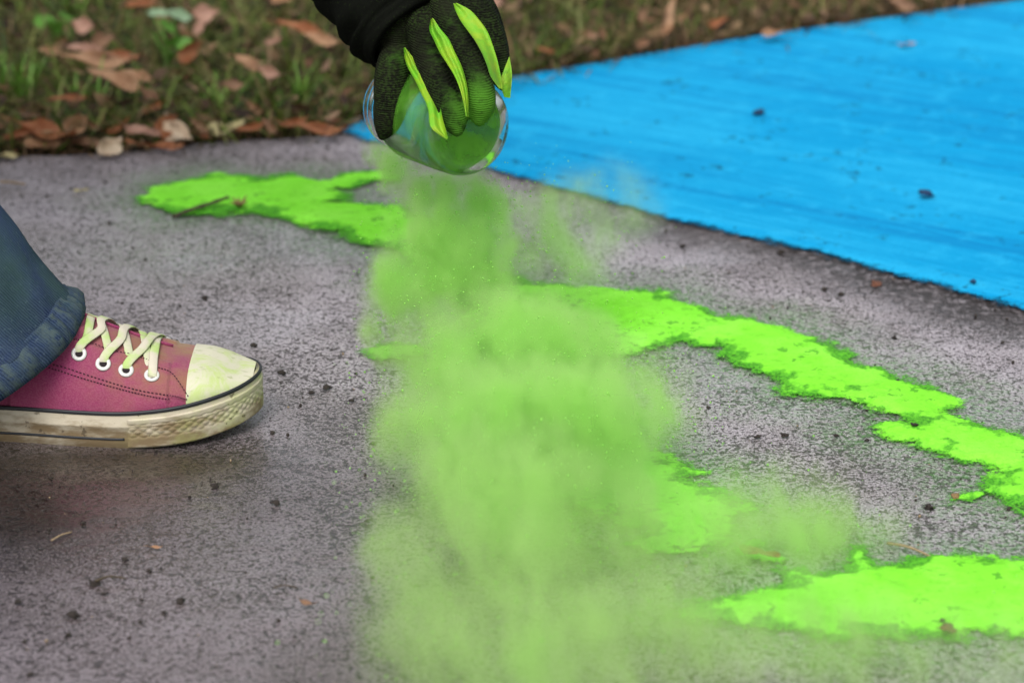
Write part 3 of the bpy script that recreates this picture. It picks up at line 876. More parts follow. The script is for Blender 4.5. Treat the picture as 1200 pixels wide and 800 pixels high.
# ------------------------------------------------------------------ the person
CM = 0.01
SHOE_TIP = at(303, 512, 0)                                    # set so the near sole edge meets the ground at (150,525)
near = at(158, 526, 0)
SHOE_ORG = Vector((P(303, 470, 1.97).x - 29.5 * CM, near.y + 5.0 * CM, 0.0))
person = empty("person", (SHOE_ORG.x - .2, SHOE_ORG.y, 0))
tag(person, "person in blue jeans and magenta canvas sneaker tipping a jar with a black gloved hand", "person")

m = N("canvas")
dust = m.attr("dust")
wv = m.noise(900, 2)
c = m.mix(m.ramp(m.noise(22, 4), .35, .65), (0.235, 0.016, 0.092), (0.275, 0.034, 0.100))
c = m.mix(m.ramp(wv, .4, .6, 0, .35), c, (0.36, 0.10, 0.17))
c = m.mix(m.math('MULTIPLY', dust, m.ramp(m.noise(45, 4), .2, .75), True), c, (0.25, 0.145, 0.055))
m.set(color=c, rough=.85, sheen=.15, normal=m.bump(m.math('ADD', wv, m.math('MULTIPLY', m.noise(40, 3), 2.0)), .35, .0008))
MAT_CANVAS = m.m
m = N("sneaker_rubber")
z_ = m.n("ShaderNodeSeparateXYZ"); m.s(z_.inputs[0], m.co)
low = m.ramp(z_.outputs[2], .032, .004)
dirt = m.ramp(m.math('ADD', m.math('MULTIPLY', m.noise(55, 5, .65, co=m.scaled((.5, 1, 1.6))), 1.0), m.math('MULTIPLY', low, .26)), .50, .80)
c = m.mix(dirt, (0.52, 0.46, 0.35), (0.215, 0.155, 0.085))
gp = m.math('MULTIPLY', m.ramp(m.noise(70, 4), .45, .68), m.ramp(z_.outputs[0], .17, .30))
c = m.mix(m.math('MULTIPLY', gp, .45), c, (0.46, 0.52, 0.17))
c = m.mix(m.ramp(m.noise(140, 3), .64, .70, 0, .7), c, (0.075, 0.052, 0.032))
m.set(color=c, rough=.5, spec=.35, normal=m.bump(m.noise(220, 3), .2, .0006))
MAT_RUB = m.m
m = N("toe_cap_rubber")
sm = m.noise(38, 5, .7, dist=.8)
c = m.mix(m.ramp(sm, .44, .66), (0.58, 0.56, 0.43), (0.47, 0.56, 0.22))
c = m.mix(m.ramp(m.noise(1.0, 5, .7, co=m.scaled((60, 150, 150), (0, 0, .5))), .56, .66, 0, .65), c, (0.29, 0.33, 0.13))
m.set(color=c, rough=.55, spec=.3, normal=m.bump(m.noise(250, 3), .2, .0005))
MAT_CAP = m.m
m = N("black_rubber"); m.set(color=(0.018, 0.020, 0.024), rough=.5); MAT_BLKRUB = m.m
m = N("lace_cotton")
c = m.mix(m.ramp(m.noise(48, 3), .40, .62), (0.58, 0.53, 0.43), (0.42, 0.56, 0.19))
m.set(color=c, rough=.9, normal=m.bump(m.noise(900, 2), .5, .0005)); MAT_LACE = m.m
m = N("eyelet_metal"); m.set(color=(0.62, 0.61, 0.58), rough=.35, spec=.6); MAT_EYE = m.m
m = N("dark_hole"); m.set(color=(0.012, 0.006, 0.008), rough=.9); MAT_HOLE = m.m
m = N("stitch_thread"); m.set(color=(0.055, 0.010, 0.026), rough=.9); MAT_STITCH = m.m

OUT = [(0, 0), (.6, -2.3), (2.5, -3.3), (7, -3.5), (12, -3.8), (17, -4.6), (21, -5.0), (24.5, -4.7), (27.3, -3.35), (28.9, -1.6), (29.5, .3), (29.0, 2.2), (27.3, 3.8), (24.5, 4.8), (21, 4.9), (17, 4.3), (12, 3.4), (7, 3.2), (2.5, 3.0), (.6, 2.1)]
def outline(n):
    k = len(OUT)
    p = [np.array(q) for q in OUT]
    r = []
    for s in np.linspace(0, k, n, endpoint=False):
        i = int(s); t = s - i
        a, b, c, d = p[(i - 1) % k], p[i % k], p[(i + 1) % k], p[(i + 2) % k]
        r.append(.5 * ((2 * b) + (-a + c) * t + (2 * a - 5 * b + 4 * c - d) * t * t + (-a + 3 * b - 3 * c + d) * t ** 3))
    return np.array(r)
OL = outline(400)
TAN = np.roll(OL, -1, 0) - np.roll(OL, 1, 0)
NOR = np.stack([TAN[:, 1], -TAN[:, 0]], -1); NOR /= np.linalg.norm(NOR, axis=1)[:, None]
if (NOR[0] @ np.array([-1, 0])) < 0: NOR = -NOR
def zs(x): return np.where(x > 19, 1.10 * ((x - 19) / 10.5) ** 2, 0) + np.where(x < 3, .15 * ((3 - x) / 3) ** 2, 0)
def sole_h(x): return 2.65 + .22 * sstep(18, 27, x)
_half = 220
_nearmask = np.arange(400) <= np.argmax(OL[:, 0])
NX, NY = OL[_nearmask][:, 0], OL[_nearmask][:, 1]
FX_, FY_ = OL[~_nearmask][::-1][:, 0], OL[~_nearmask][::-1][:, 1]
ZT = np.array([(0, 6.5), (.8, 7.5), (4, 8.2), (8, 9.2), (12, 9.7), (14, 9.35), (16, 8.6), (18, 7.6), (20, 6.75), (22, 5.88), (23.5, 5.32), (24.7, 4.98), (26, 4.82), (27, 4.52), (28, 4.12), (28.6, 3.98), (29.1, 3.92)])
def upper_pt(x, th, off=0.0):
    """point on the shoe upper, cm; th 0 near side .. pi far side"""
    yn, yf = np.interp(x, NX, NY) + .22, np.interp(x, FX_, FY_) - .22
    mid, hw = (yn + yf) / 2, max((yf - yn) / 2, .05)
    zb = zs(x) + sole_h(x) - .15
    zt = max(float(np.interp(x, ZT[:, 0], ZT[:, 1])), zb + .05)
    k = float(sstep(20, 26, x))                                # toe is boxier than the throat
    ea, eb = 1.0 * (1 - k) + .60 * k, 1.05 * (1 - k) + .86 * k
    c, s_ = math.cos(th), math.sin(th)
    y = mid - (hw + off) * math.copysign(abs(c) ** ea, c)
    z = zb + (zt - zb + off) * max(s_, 0) ** eb
    return np.array([x, y, z])
def to_w(p): return SHOE_ORG + Vector((float(p[0]), float(p[1]), float(p[2]))) * CM
_S = [(x, th) for x in np.arange(12, 29, .1) for th in np.arange(.05, 2.6, .03)]
_SP = np.array([project(to_w(upper_pt(x, th))) for x, th in _S])
def on_upper(px, py):
    d = (_SP[:, 0] - px) ** 2 + (_SP[:, 1] - py) ** 2
    return _S[int(np.argmin(d))]

def make_shoe(name, with_laces=True):
    root = empty(name, SHOE_ORG, 0, None)
    # sole
    prof = [(0.0, -.10), (.04, 0), (.30, .03), (.56, .03), (.60, .09), (.64, .09), (.68, .02), (.95, 0.0), (1.0, -.06), (1.0, -.35)]
    V = []
    for i in range(400):
        x, y = OL[i]
        for f, o_ in prof:
            q = OL[i] + NOR[i] * o_
            V.append(((q[0]) * CM, q[1] * CM, (zs(x) + sole_h(x) * f) * CM))
    npf = len(prof)
    Fc = grid_faces(400, npf, close_u=True)
    Fc.append(tuple(i * npf for i in range(400)))
    Fc.append(tuple(i * npf + npf - 1 for i in range(399, -1, -1)))
    sole = link("sole", mesh("sole", V, Fc), MAT_RUB, root)
    # piping line at the top and the lower dark line
    def line(f, off, r, i0, i1, nm):
        idx = range(i0, i1) if i1 > i0 else list(range(i0, 400)) + list(range(0, i1))
        path = [Vector(((OL[i] + NOR[i] * off)[0], (OL[i] + NOR[i] * off)[1], zs(OL[i][0]) + sole_h(OL[i][0]) * f)) * CM for i in idx]
        v, fc = tube(path, [(r * CM, r * CM * .6)] * len(path), 6)
        link(nm, mesh(nm, v, fc), MAT_BLKRUB, root)
    line(.985, -.02, .17, 0, 399, "piping")
    it = [i for i in range(400) if OL[i][0] > 20.6]
    i0, i1 = min(it), max(it)
    line(.27, .03, .10, i1 + 1, i0 - 1, "sole_stripe")
    # toe bumper with diamond tread
    V, nv = [], 36
    iu = np.linspace(i0 - 1, i1 + 1, 420)
    ax = np.arange(400)
    ox, oy = np.interp(iu, ax, OL[:, 0]), np.interp(iu, ax, OL[:, 1])
    nxx, nyy = np.interp(iu, ax, NOR[:, 0]), np.interp(iu, ax, NOR[:, 1])
    arc = np.concatenate([[0], np.cumsum(np.hypot(np.diff(ox), np.diff(oy)))])
    for i in range(420):
        endf = min(1, min(i, 419 - i) / 4)
        for j in range(nv):
            f = .03 + .80 * j / (nv - 1)
            zc = sole_h(ox[i]) * f
            u, w = arc[i] / .40, zc / .25
            dia = max(0, math.cos(math.pi * (u + w)) * 1.0) * 0 + abs(math.sin(math.pi * .5 * (u + w))) * abs(math.sin(math.pi * .5 * (u - w)))
            band = float(sstep(.27, .33, f) * (1 - sstep(.66, .72, f)))
            ofs = .10 + .02 * (1 - band) + band * (.075 * dia ** .8 - .05)
            ofs *= endf if j not in (0, nv - 1) else 0
            V.append(((ox[i] + nxx[i] * ofs) * CM, (oy[i] + nyy[i] * ofs) * CM, (zs(ox[i]) + zc) * CM))
    link("toe_bumper", mesh("toe_bumper", V, grid_faces(420, nv)), MAT_RUB, root)
    # canvas upper
    xs = np.concatenate([np.linspace(.5, 12, 30), np.linspace(12.1, 24.9, 130)])
    ths = np.linspace(0, math.pi, 120)
    V, D = [], []
    for x in xs:
        for th in ths:
            p = upper_pt(x, th)
            fl = 0.0
            if 12 < x < 23.4:                                  # eyelet flap stands proud of the tongue
                tt = 1.02 + .25 * float(sstep(19, 23.4, x))
                e = min(th, math.pi - th)
                fl = .14 * float(1 - sstep(tt - .015, tt + .015, e))
            wr = .10 * (fbm(np.array([x * .8]), np.array([th * 5]), 3)[0] - .5)
            p = upper_pt(x, th, fl + wr)
            V.append(tuple(p * CM))
            D.append(float(np.clip(sstep(14.5, 21.5, x) * (.55 + .5 * min(th, 1.6) / 1.6) * (1 - .45 * sstep(.5, .1, th)), 0, 1)))
    me = mesh("upper", V, grid_faces(len(xs), len(ths)))
    fattr(me, "dust", D)
    up = link("upper", me, MAT_CANVAS, root)
    # toe cap
    xs2 = np.concatenate([[24.62], np.linspace(24.64, 28.6, 34), np.linspace(28.65, 29.08, 9)])
    V = []
    for i, x in enumerate(xs2):
        for th in np.linspace(0, math.pi, 70):
            V.append(tuple(upper_pt(x, th, .0 if i == 0 else .13) * CM))
    link("toe_cap", mesh("toe_cap", V, grid_faces(len(xs2), 70)), MAT_CAP, root)
    return root

shoe = make_shoe("shoe")
shoe.parent = person
shoe.location = SHOE_ORG - person.location

def surf_w(x, th, off): return to_w(upper_pt(x, th, off))
def surf_l(x, th, off): return Vector([float(q) for q in upper_pt(x, th, off) * CM])
def surf_n(x, th):
    a = surf_l(x + .1, th, 0) - surf_l(x - .1, th, 0); b = surf_l(x, th + .03, 0) - surf_l(x, th - .03, 0)
    n = a.cross(b).normalized()
    c = Vector((x * CM, 0, .03))
    return n if n.dot(surf_l(x, th, 0) - c) > 0 else -n

EYE_PX = [(178, 441), (149, 434), (121, 426), (92, 416)]
EYE = [on_upper(*q) for q in EYE_PX]
def eyelet(x, th):
    c = surf_l(x, th, .16); n = surf_n(x, th)
    t = Vector((1, 0, 0)); t = (t - n * t.dot(n)).normalized(); b = n.cross(t)
    V = []
    for i in range(24):
        a = 2 * math.pi * i / 24
        rd = t * math.cos(a) + b * math.sin(a)
        for j in range(8):
            q = 2 * math.pi * j / 8
            V.append(c + rd * ((.40 + .15 * math.cos(q)) * CM) + n * ((.02 + .09 * math.sin(q)) * CM))
    e = link("eyelet", mesh("eyelet", V, grid_faces(24, 8, True, True)), MAT_EYE, shoe)
    V = [c + n * .0004] + [c + n * .0004 + (t * math.cos(2 * math.pi * i / 20) + b * math.sin(2 * math.pi * i / 20)) * .0034 for i in range(20)]
    link("eyelet_hole", mesh("eyelet_hole", V, [(0, i + 1, (i + 1) % 20 + 1) for i in range(20)]), MAT_HOLE, shoe)
for x, th in EYE:
    eyelet(x, th); eyelet(x, math.pi - th)
eyelet(EYE[3][0] - 1.8, EYE[3][1] + .03)

def lace(pts, w=.64, t=.07, lift=None):
    """pts: (x, theta, off)"""
    n = 22
    sp = spline(pts, n)
    V = []
    for i in range(n):
        x, th, of = sp[i]
        c = surf_l(x, th, of); nr = surf_n(x, th)
        x2, t2, o2 = sp[min(i + 1, n - 1)]; x1, t1, o1 = sp[max(i - 1, 0)]
        d = (surf_l(x2, t2, o2) - surf_l(x1, t1, o1)).normalized()
        s_ = nr.cross(d).normalized()
        for a, b in ((-1, 0), (-.8, 1), (0, 1.25), (.8, 1), (1, 0), (.8, -1), (0, -1), (-.8, -1)):
            V.append(c + s_ * (a * w / 2 * CM) + nr * (b * t / 2 * CM))
    Fc = grid_faces(n, 8, close_v=True)
    Fc += [tuple(range(8)), tuple((n - 1) * 8 + k for k in range(7, -1, -1))]
    return link("lace", mesh("lace", V, Fc), MAT_LACE, shoe)
def U(px, py, off): 
    x, th = on_upper(px, py); return (x, th, off)
PI = math.pi
# laces rising from the near eyelets over the tongue
tops = [(187, 404), (166, 413), (141, 401), (119, 390)]
for k in range(4):
    x, th = EYE[k]
    a = U(*tops[k], .30)
    if k == 0:
        pts = [(x, th, .10), (x + .05, th + .12, .30), a, (a[0] - .1, PI / 2 + .1, .35), (x - .2, PI - th - .15, .3), (x, PI - th, .1)]
    else:
        fx = EYE[k - 1][0]
        pts = [(x, th, .10), (x + .12, th + .12, .32), a, (fx - .5, PI / 2 + .02, .45), (fx - .1, PI - th - .2, .3), (fx, PI - th, .1)]
    lace(pts)
# laces crossing back from the far eyelets and diving under the near flap
for k, (p0, p1) in enumerate((((163, 396), (175, 425)), ((139, 389), (152, 415)), ((111, 378), (126, 406)))):
    a, b = U(*p0, .22), U(*p1, .14)
    fx = EYE[min(k + 1, 3)][0]
    lace([(fx - .8, PI - EYE[k][1], .1), (fx - .55, PI - EYE[k][1] - .25, .25), a, ((a[0] + b[0]) / 2, (a[1] + b[1]) / 2, .2), b, (b[0] + .15, b[1] - .10, -.05)])
lace([(14.4, PI - .9, .1), U(104, 376, .2), U(104, 392, .15), (16.8, .9, -.02)])
# seam stitching
def stitches(pxs, n, r=.05):
    pts = spline([U(*q, .17) for q in pxs], n * 2)
    for k in range(n):
        a, b = surf_l(*pts[2 * k]), surf_l(*pts[2 * k + 1])
        if (b - a).length > .02: continue
        yield tube([a, (a + b) / 2 + surf_n(pts[2 * k][0], pts[2 * k][1]) * .0002, b], [r * CM] * 3, 5)
seam = [s_ for s_ in stitches([(40, 421), (80, 433), (120, 446), (160, 457), (200, 463), (219, 467)], 46, .045)]
seam += [s_ for s_ in stitches([(40, 425), (80, 437), (120, 450), (160, 460), (198, 467)], 44, .045)]
seam += [s_ for s_ in stitches([(186, 432), (200, 438), (212, 450), (220, 464)], 14, .04)]
seam += [s_ for s_ in stitches([(88, 399), (104, 402), (132, 411), (160, 419), (182, 427)], 28, .035)]
v, f = join(seam)
st = link("stitching", mesh("stitching", v, f), MAT_STITCH, shoe); st["kind"] = "stuff"
# tongue edge seen between the laces and the vamp
v, f = tube([surf_l(x, PI / 2 + .12, .10) for x in np.linspace(13, 23.2, 24)], [(.14 * CM, .07 * CM)] * 24, 6)
link("tongue_edge", mesh("tongue_edge", v, f), MAT_CANVAS, shoe)

# ---- jeans
m = N("denim")
tw = m.n("ShaderNodeTexWave"); tw.wave_type = 'BANDS'; tw.bands_direction = 'DIAGONAL'
m.s(tw.inputs["Vector"], m.co); tw.inputs["Scale"].default_value = 200; tw.inputs["Distortion"].default_value = 3; tw.inputs["Detail"].default_value = 2
g = m.attr("dust"); hem = m.attr("wear")
c = m.mix(m.ramp(m.noise(13, 5, .6), .36, .66), (0.009, 0.017, 0.056), (0.038, 0.060, 0.140))
c = m.mix(m.ramp(tw.outputs["Fac"], .2, .9, 0, .42), c, (0.075, 0.105, 0.185))
c = m.mix(m.ramp(m.noise(420, 2), .6, .75, 0, .35), c, (0.14, 0.20, 0.24))
c = m.mix(m.math('MULTIPLY', g, m.ramp(m.noise(20, 4), .22, .70), True), c, (0.045, 0.095, 0.040))
c = m.mix(m.math('MULTIPLY', hem, m.ramp(m.noise(220, 3), .25, .60), True), c, (0.062, 0.088, 0.092))
m.set(color=c, rough=.95, spec=.04, normal=m.bump(m.math('ADD', tw.outputs["Fac"], m.math('MULTIPLY', m.noise(60, 4), 3.0)), .35, .0009))
MAT_DENIM = m.m
AX = Vector((-.566, 0, .825)); NN = Vector((.825, 0, .566)); YY = Vector((0, 1, 0))
HEM_F = on_y(104, 374, SHOE_ORG.y - .005)
HEM_C = HEM_F - NN * .078
def leg_loft(stations, n=72, fold=.004, sd=0.0, hem_fn=None):
    """stations: (centre, axis_a, axis_b, ra, rb)"""
    V, dust, wear = [], [], []
    for i, (c, a, b, ra, rb, dd, ww) in enumerate(stations):
        for k in range(n):
            q = 2 * PI * k / n
            e = a * math.cos(q) * ra + b * math.sin(q) * rb
            p = Vector(c) + e
            f = fold * (mnoise.noise(Vector((math.cos(q) * 1.4 + sd, math.sin(q) * 1.4, c[2] * 14 + c[0] * 10))) + .6 * mnoise.noise(Vector((math.cos(q) * 3 + sd, math.sin(q) * 3, c[2] * 30))))
            p = p + e.normalized() * f
            V.append(p); dust.append(dd * max(0, math.cos(q) + .15) ** 1.6); wear.append(ww)
    return V, grid_faces(len(stations), n, close_v=True), dust, wear
def leg(path, sd, nm="jeans_leg"):
    """path: (pos, r, dust) splined; first ring is perpendicular to AX"""
    n = 60
    sp = spline([tuple(p) + (r,) for p, r in path], n)
    st = []
    for i in range(n):
        c = Vector(sp[i][:3])
        t = (Vector(sp[min(i + 1, n - 1)][:3]) - Vector(sp[max(i - 1, 0)][:3])).normalized()
        a = YY.cross(t).normalized(); a = a if a.x > 0 else -a
        b = t.cross(a).normalized()
        dist = (c - Vector(path[0][0])).length
        dd = float(np.exp(-((dist - .04) / .06) ** 2)) * .5
        st.append((c, a, b, sp[i][3], sp[i][3] * .86, dd, .25 * math.exp(-dist / .03)))
    return leg_loft(st, sd=sd, fold=.009)
HEM_T = HEM_C + AX * .024
jr = [(HEM_T - AX * .006, .0745), (HEM_C + AX * .10, .0735), (HEM_C + AX * .22, .075), (HEM_C + AX * .36, .080), (HEM_C + AX * .50 + Vector((-.03, 0, 0)), .088), (Vector((-1.02, SHOE_ORG.y + .02, .70)), .10), (Vector((-1.12, SHOE_ORG.y + .10, .80)), .115)]
lf_o = Vector((-1.02, SHOE_ORG.y + .30, .0))
jl = [(lf_o + Vector((.09, 0, .075)), .075), (lf_o + Vector((.10, 0, .2)), .073), (lf_o + Vector((.14, 0, .42)), .08), (lf_o + Vector((.06, -.02, .58)), .09), (Vector((-1.10, SHOE_ORG.y + .20, .80)), .115)]
v1, f1, d1, w1 = leg(jr, 1.0)
v2, f2, d2, w2 = leg(jl, 5.0)
v, f = join([(v1, f1), (v2, f2)])
hv, hf = ellipsoid((-1.14, SHOE_ORG.y + .15, .83), (.16, .19, .15))
n0 = len(v); v = v + hv; f = f + [tuple(i + n0 for i in q) for q in hf]
me = mesh("jeans", v, f)
fattr(me, "dust", d1 + d2 + [0] * len(hv)); fattr(me, "wear", w1 + w2 + [0] * len(hv))
jeans = link("jeans", me, MAT_DENIM, person, world=True)
def hem_band(c0, ax, aa, rr, sd):
    nu, V, D, W = 240, [], [], []
    prof = [(.024, -.006), (.0255, -.0012), (.0245, .0012), (.0225, .0004), (.021, .0006), (.016, .0016), (.010, .0020), (.004, .0016), (.0006, .0004), (0.0, -.002), (.004, -.005)]
    for i in range(nu):
        q = 2 * PI * i / nu
        e = (aa * math.cos(q) + YY * math.sin(q) * .86)
        en = e.normalized()
        pk = .0050 * abs(math.sin(q * 19 + 2.2 * math.sin(q * 5 + sd))) + .0018 * math.sin(q * 31 + 1.7 * math.sin(q * 7)) + .0014 * mnoise.noise(Vector((q * 9, sd, 0)))
        ridge = abs(math.sin(q * 19 + 2.2 * math.sin(q * 5 + sd)))
        sl = .0016 * math.sin(q * 3 + sd)
        for t, o_ in prof:
            mid = math.sin(PI * min(1, max(0, t / .024)))
            V.append(c0 + ax * (t + sl) + e * rr + en * (o_ + pk * mid + .006 * (mnoise.noise(Vector((math.cos(q) * 1.4 + 1, math.sin(q) * 1.4, 4))))))
            D.append(.35 * max(0, .2 + .8 * math.cos(q))); W.append((.15 + .85 * ridge ** 2) if o_ > .0003 else .1)
    me = mesh("hem", V, grid_faces(nu, len(prof), close_u=True))
    fattr(me, "dust", D); fattr(me, "wear", W)
    o = link("hem", me, MAT_DENIM, jeans, world=False)
    o.matrix_parent_inverse = jeans.matrix_parent_inverse.copy() if False else Matrix.Identity(4)
    return o
hem_band(HEM_C, AX, NN, .0755, 1.0)
hem_band(lf_o + Vector((.09, 0, .062)), Vector((0, 0, 1)), Vector((1, 0, 0)), .0755, 3.0)

# ---- second shoe, out of the picture behind the first
def copy_tree(o, parent=None):
    c_ = o.copy(); COL.objects.link(c_)
    if parent: c_.parent = parent
    for ch in list(o.children): copy_tree(ch, c_)
    return c_
sh2 = copy_tree(shoe, person)
sh2.location = lf_o + Vector((-.02, 0, 0)) - person.location

# ---- jacket, head and sleeves
m = N("black_fleece")
c = m.mix(m.noise(14, 3), (0.0030, 0.0034, 0.0030), (0.0075, 0.0085, 0.0060))
c = m.mix(m.ramp(m.noise(500, 2), .62, .75, 0, .3), c, (0.03, 0.05, 0.012))
m.set(color=c, rough=.95, spec=.03, normal=m.bump(m.math('ADD', m.noise(260, 3), m.math('MULTIPLY', m.noise(45, 3), 3.0)), .5, .001)); MAT_JACKET = m.m
SH_L = Vector((-.62, 2.16, .80)); SH_R = Vector((-.62, 1.86, .84))
def skinned(name, nodes, edges, mat, parent, lev=2):
    me = bpy.data.meshes.new(name)
    me.from_pydata([n[0] for n in nodes], edges, [])
    o = bpy.data.objects.new("tmp", me); COL.objects.link(o)
    sm = o.modifiers.new("skin", 'SKIN')
    for i, n in enumerate(nodes):
        me.skin_vertices[0].data[i].radius = (n[1], n[2] if len(n) > 2 else n[1])
    me.skin_vertices[0].data[0].use_root = True
    ss = o.modifiers.new("sub", 'SUBSURF'); ss.levels = lev; ss.render_levels = lev
    dg = bpy.context.evaluated_depsgraph_get()
    out = bpy.data.meshes.new_from_object(o.evaluated_get(dg)); out.name = name
    bpy.data.objects.remove(o); bpy.data.meshes.remove(me)
    return link(name, out, mat, parent, world=True)
sy = SHOE_ORG.y + .15
skinned("jacket", [((-1.15, sy, .86), .15, .17), ((-.95, sy, .93), .15, .17), ((-.76, sy, .93), .16, .19), ((-.62, sy, .90), .13, .16), ((-.53, sy, .88), .07), (tuple(SH_L), .075), (tuple(SH_R), .075)],
        [(0, 1), (1, 2), (2, 3), (3, 4), (3, 5), (3, 6)], MAT_JACKET, person)
m = N("skin"); m.set(color=(0.42, 0.25, 0.18), rough=.5, sub=.1); MAT_SKIN = m.m
m = N("hair"); m.set(color=m.mix(m.noise(40, 3, co=m.scaled((1, 1, 8))), (0.03, 0.018, 0.010), (0.07, 0.04, 0.022)), rough=.6); MAT_HAIR = m.m
# head looks down along the arm
hc = Vector((-.38, sy, .88))
hd = []
rot = Matrix.Rotation(R(55), 3, 'Y')
hd.append(ellipsoid(hc, (.088, .072, .112), rot))
hd.append(ellipsoid(hc + rot @ Vector((.035, 0, -.055)), (.055, .052, .062), rot))
hd.append(ellipsoid(hc + rot @ Vector((.092, 0, -.015)), (.020, .013, .026), rot, 10, 8))
hd.append(ellipsoid(hc + rot @ Vector((.084, 0, -.062)), (.012, .022, .010), rot, 10, 8))
for s_ in (-1, 1):
    hd.append(ellipsoid(hc + rot @ Vector((-.005, s_ * .074, -.01)), (.020, .010, .032), rot, 10, 8))
hd.append(tube([hc + rot @ Vector((-.02, 0, -.06)), Vector((-.49, sy, .875)), Vector((-.56, sy, .88))], [.055, .056, .06], 16))
link("head", remeshed("head", *join(hd), .006, 6), MAT_SKIN, person, world=True)
link("hair", remeshed("hair", *join([ellipsoid(hc + rot @ Vector((-.022, 0, .022)), (.088, .080, .108), rot)]), .006, 2), MAT_HAIR, person, world=True)

def sleeve(path, nm, sd, fold=.006):
    n = 70
    sp = spline([tuple(p) + (r,) for p, r in path], n)
    V = []
    N_ = 56
    ref = Vector((0, 1, 0))
    for i in range(n):
        c = Vector(sp[i][:3]); r = sp[i][3]
        t = (Vector(sp[min(i + 1, n - 1)][:3]) - Vector(sp[max(i - 1, 0)][:3])).normalized()
        a = (ref - t * ref.dot(t)).normalized(); b = t.cross(a)
        for k in range(N_):
            q = 2 * PI * k / N_
            e = a * math.cos(q) + b * math.sin(q)
            fo = fold * (mnoise.noise(Vector((math.cos(q) * 1.3 + sd, math.sin(q) * 1.3, i * .22))) + .7 * mnoise.noise(Vector((math.cos(q) * .8 + sd, 9, i * .5 + q * .6))))
            V.append(c + e * (r + fo))
    # turned-in cuff
    base = V[-N_:]
    c = Vector(sp[-1][:3]); t = (Vector(sp[-1][:3]) - Vector(sp[-3][:3])).normalized()
    V += [p + (c - p).normalized() * .004 + t * .001 for p in base]
    V += [p + (c - p).normalized() * .006 - t * .02 for p in base]
    return link(nm, mesh(nm, V, grid_faces(n + 2, N_, close_v=True)), MAT_JACKET, person, world=True)
CUFF = P(474, 36, 2.03)
dirn = (P(474, 36, 2.03) - P(410, -60, 2.09)).normalized()
sleeve([(SH_L, .082), (SH_L.lerp(P(250, -330, 2.14), .5), .070), (P(250, -330, 2.14), .062), (P(330, -190, 2.12), .056), (P(412, -75, 2.07), .050), (P(452, -12, 2.045), .0470), (P(476, 20, 2.035), .0455), (P(490, 40, 2.028), .0410)], "sleeve", 2.0)
sleeve([(SH_R, .082), (Vector((-.72, SHOE_ORG.y - .07, .66)), .066), (Vector((-.80, SHOE_ORG.y - .08, .50)), .058), (Vector((-.72, SHOE_ORG.y - .05, .48)), .05), (Vector((-.63, SHOE_ORG.y - .02, .50)), .042)], "sleeve", 7.0)

# ---- the other hand, resting on the knee outside the picture
hw = Vector((-.63, SHOE_ORG.y - .02, .50))
hp = [tube([hw + Vector((-.05, 0, .01)), hw, hw + Vector((.04, .005, -.008)), hw + Vector((.075, .01, -.018))], [.030, .030, (.024, .040), (.020, .042)], 16)]
for k, (oy, L) in enumerate(((-.030, .058), (-.010, .072), (.011, .075), (.031, .068))):
    a = hw + Vector((.075, oy + .01, -.018))
    hp.append(tube([a, a + Vector((L * .45, oy * .15, -.006)), a + Vector((L * .75, oy * .2, -.024)), a + Vector((L * .92, oy * .2, -.045))], [.0105, .0100, .0092, .0070], 12))
a = hw + Vector((.015, .035, -.01))
hp.append(tube([a, a + Vector((.025, .022, -.01)), a + Vector((.05, .030, -.022)), a + Vector((.066, .030, -.032))], [.013, .0115, .0105, .007], 12))
other_glove = link("glove", remeshed("glove", *join(hp), .0025, 3), MAT_JACKET, person, world=True)

# ---- glove on the jar hand
m = N("knit_glove")
kn = m.n("ShaderNodeTexWave"); kn.wave_type = 'BANDS'; kn.bands_direction = 'Z'
m.s(kn.inputs["Vector"], m.co); kn.inputs["Scale"].default_value = 205; kn.inputs["Distortion"].default_value = 2.5; kn.inputs["Detail"].default_value = 1
du = m.attr("dust")
c = m.mix(m.ramp(m.noise(40, 3), .35, .65), (0.003, 0.0034, 0.0022), (0.010, 0.0115, 0.006))
spk = m.math('MULTIPLY', m.ramp(m.noise(480, 3), .45, .60), m.ramp(m.noise(26, 3), .35, .55))
c = m.mix(m.math('MULTIPLY', spk, .38), c, (0.034, 0.070, 0.012))
c = m.mix(m.math('MULTIPLY', kn.outputs["Fac"], .16), c, (0.040, 0.046, 0.026))
c = m.mix(m.math('MULTIPLY', du, m.ramp(m.math('ADD', m.noise(160, 4), m.math('MULTIPLY', du, .35)), .42, .80), True), c, (0.060, 0.185, 0.016))
m.set(color=c, rough=.9, spec=.06, normal=m.bump(m.math('ADD', kn.outputs["Fac"], m.noise(300, 3)), .6, .001)); MAT_KNIT = m.m
m = N("lime_fabric")
c = m.mix(m.ramp(m.noise(60, 3), .38, .62), (0.135, 0.400, 0.010), (0.235, 0.400, 0.010))
c = m.mix(m.ramp(m.noise(110, 3), .60, .72, 0, .5), c, (0.085, 0.19, 0.010))
m.set(color=c, rough=.7, normal=m.bump(m.noise(260, 3), .4, .0007)); MAT_LIME = m.m

